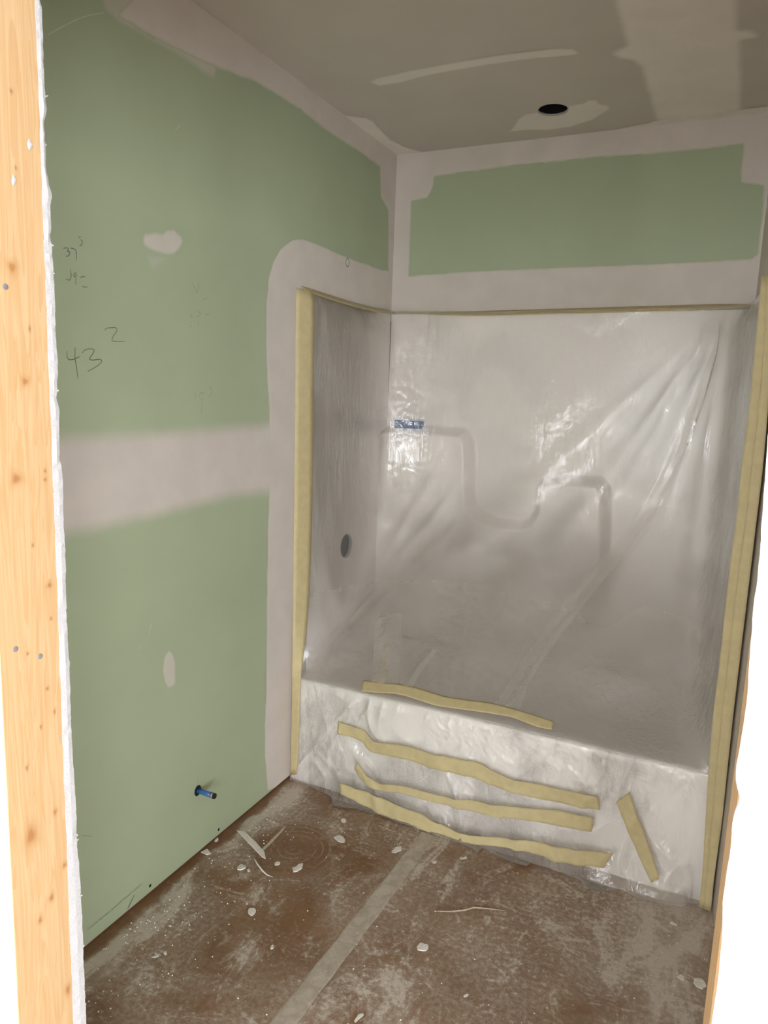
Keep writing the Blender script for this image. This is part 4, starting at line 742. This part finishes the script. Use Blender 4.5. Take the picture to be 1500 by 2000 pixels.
LB = {'strip': ('flat torn drywall paper strip on the floor near the green wall', 'scrap', .004, M_CHIP), 'sliver': ('thin dusty sliver pointing away from the torn paper strip', 'scrap', .003, M_PALEWOOD),
 'triangle': ('triangular white chip beside the foot of the green wall', 'chip', .003, M_CHIP), 'wallchip': ('tiny chip right against the foot of the green wall', 'chip', .003, M_CHIP),
 'lumpa': ('white plaster lump left of the curled shaving', 'chip', .005, M_CHIP), 'lumpb': ('small crumb touching the plaster lump by the curled shaving', 'chip', .003, M_CHIP),
 'oval': ('small oval chip between the curled shaving and the white shard', 'chip', .003, M_CHIP), 'shard': ('bright jagged white shard inside the circular floor scuff', 'chip', .004, M_CHIP),
 'patty': ('round squashed plaster dab in the dusty smear left of the floor seam', 'chip', .003, M_CHIP), 'bean': ('bean shaped white crumb left of the floor seam', 'chip', .003, M_CHIP),
 'puddle': ('long flat plaster splash near the left doorway stud', 'chip', .002, M_CHIP), 'bead': ('round plaster bead next to the long splash near the left stud', 'chip', .004, M_CHIP),
 'flakea': ('large white flake between the circular scuff and the floor seam', 'chip', .003, M_CHIP), 'flakeb': ('dull flake just left of the far end of the floor seam', 'chip', .003, M_CHIP),
 'flakec': ('pale round dab close to the hem of the plastic', 'chip', .002, M_CHIP), 'bigflake': ('oval white flake alone on the floor right of the seam', 'chip', .004, M_CHIP),
 'bottomflake': ('pointed white flake at the bottom edge of the picture', 'chip', .003, M_CHIP), 'taperchip': ('small tapered chip low in the middle of the floor', 'chip', .003, M_CHIP),
 'smalla': ('small chip right of the far end of the floor seam', 'chip', .003, M_CHIP), 'smallb': ('small smeared chip under the plastic flap', 'chip', .002, M_CHIP),
 'ringflake': ('large curled paint flake against the right doorway stud', 'chip', .004, M_CHIP), 'squarechip': ('squarish chip left of the curled paint flake', 'chip', .003, M_CHIP),
 'leaf': ('leaf shaped flake near the right end of the plastic hem', 'chip', .003, M_CHIP), 'tan': ('tan splinter near the foot of the right tape', 'splinter', .003, M_PALEWOOD), 'splinter': ('long pale splinter in the dust near the right tape', 'splinter', .002, M_PALEWOOD)}
for i, (k_, (lb, cat, hgt, mm)) in enumerate(LB.items()):
    P = np.array(D_debris[k_]); r2_ = np.random.default_rng(i+40)
    size = float(np.ptp(P, axis=0).max())
    if k_ not in ('shard', 'triangle', 'squarechip', 'strip', 'sliver', 'bottomflake', 'splinter', 'tan'):
        P = np.stack([P*.8+np.roll(P, -1, 0)*.2, P*.3+np.roll(P, -1, 0)*.7], 1).reshape(-1, 2); P = P+r2_.normal(0, size*.035, P.shape)
    c = P.mean(0); n = len(P); hgt *= .6
    V = [(x, y, .0002) for x, y in P]+[(c[0]+(x-c[0])*(.9+.08*r2_.random()), c[1]+(y-c[1])*(.9+.08*r2_.random()), hgt*(.5+.7*r2_.random())) for x, y in P]+[(c[0]+(x-c[0])*.45, c[1]+(y-c[1])*.45, hgt*(.8+.4*r2_.random())) for x, y in P]+[(c[0], c[1], hgt)]
    F = [tuple(range(n))[::-1]]+[(q, (q+1) % n, n+(q+1) % n, n+q) for q in range(n)]+[(n+q, n+(q+1) % n, 2*n+(q+1) % n, 2*n+q) for q in range(n)]+[(2*n+q, 2*n+(q+1) % n, 3*n) for q in range(n)]
    o = pyd('plaster_chip' if cat == 'chip' else ('wood_splinter' if cat == 'splinter' else 'paper_scrap'), V, F, mm, None, False, origin=(c[0], c[1], 0))
    bm = bmesh.new(); bm.from_mesh(o.data); bmesh.ops.recalc_face_normals(bm, faces=bm.faces); bm.to_mesh(o.data); bm.free()
    tag(o, lb, cat, 'plaster debris on the floor')
def lay(P, z): return [(x, y, z) for x, y in P]
cu = D_debris['curl']
tag(tube('curled_shaving', [(x, y, .003+.004*math.sin(i)) for i, (x, y) in enumerate(cu)], [.0015, .002, .0025, .0028, .0022, .001], M_CHIP, None, 8, origin=(cu[0][0], cu[0][1], 0)), 'curled pale shaving beside the torn paper strip', 'shaving')
tag(tube('wood_splinter', lay(D_stick, .003), [.001, .002, .0025, .0028, .002, .001], M_PALEWOOD, None, 8, origin=(D_stick[0][0], D_stick[0][1], 0)), 'long thin stick lying alone right of the floor seam', 'splinter')
# loose crumbs nobody could count
r_ = random.Random(11); V, F = [], []
for i in range(900):
    y = r_.uniform(-1.25, -.14); x = r_.uniform(.03, 1.58)
    if r_.random() < .4: x = .04+abs(r_.gauss(0, .12))
    elif r_.random() < .3: x = 1.58-abs(r_.gauss(0, .12))
    s = r_.choice((.0008, .001, .0012, .0014, .002, .0026)); b = len(V)
    V += [(x+s*r_.uniform(.6, 1.3), y, 0), (x-s*.6, y+s*r_.uniform(.6, 1.2), 0), (x-s*.6, y-s*.9, 0), (x, y, s*1.2)]
    F += [(b, b+1, b+3), (b+1, b+2, b+3), (b+2, b, b+3), (b, b+2, b+1)]
o = pyd('plaster_crumbs', V, F, M_CHIP); o['kind'] = 'stuff'; tag(o, 'fine white plaster crumbs scattered over the floor', 'crumbs')
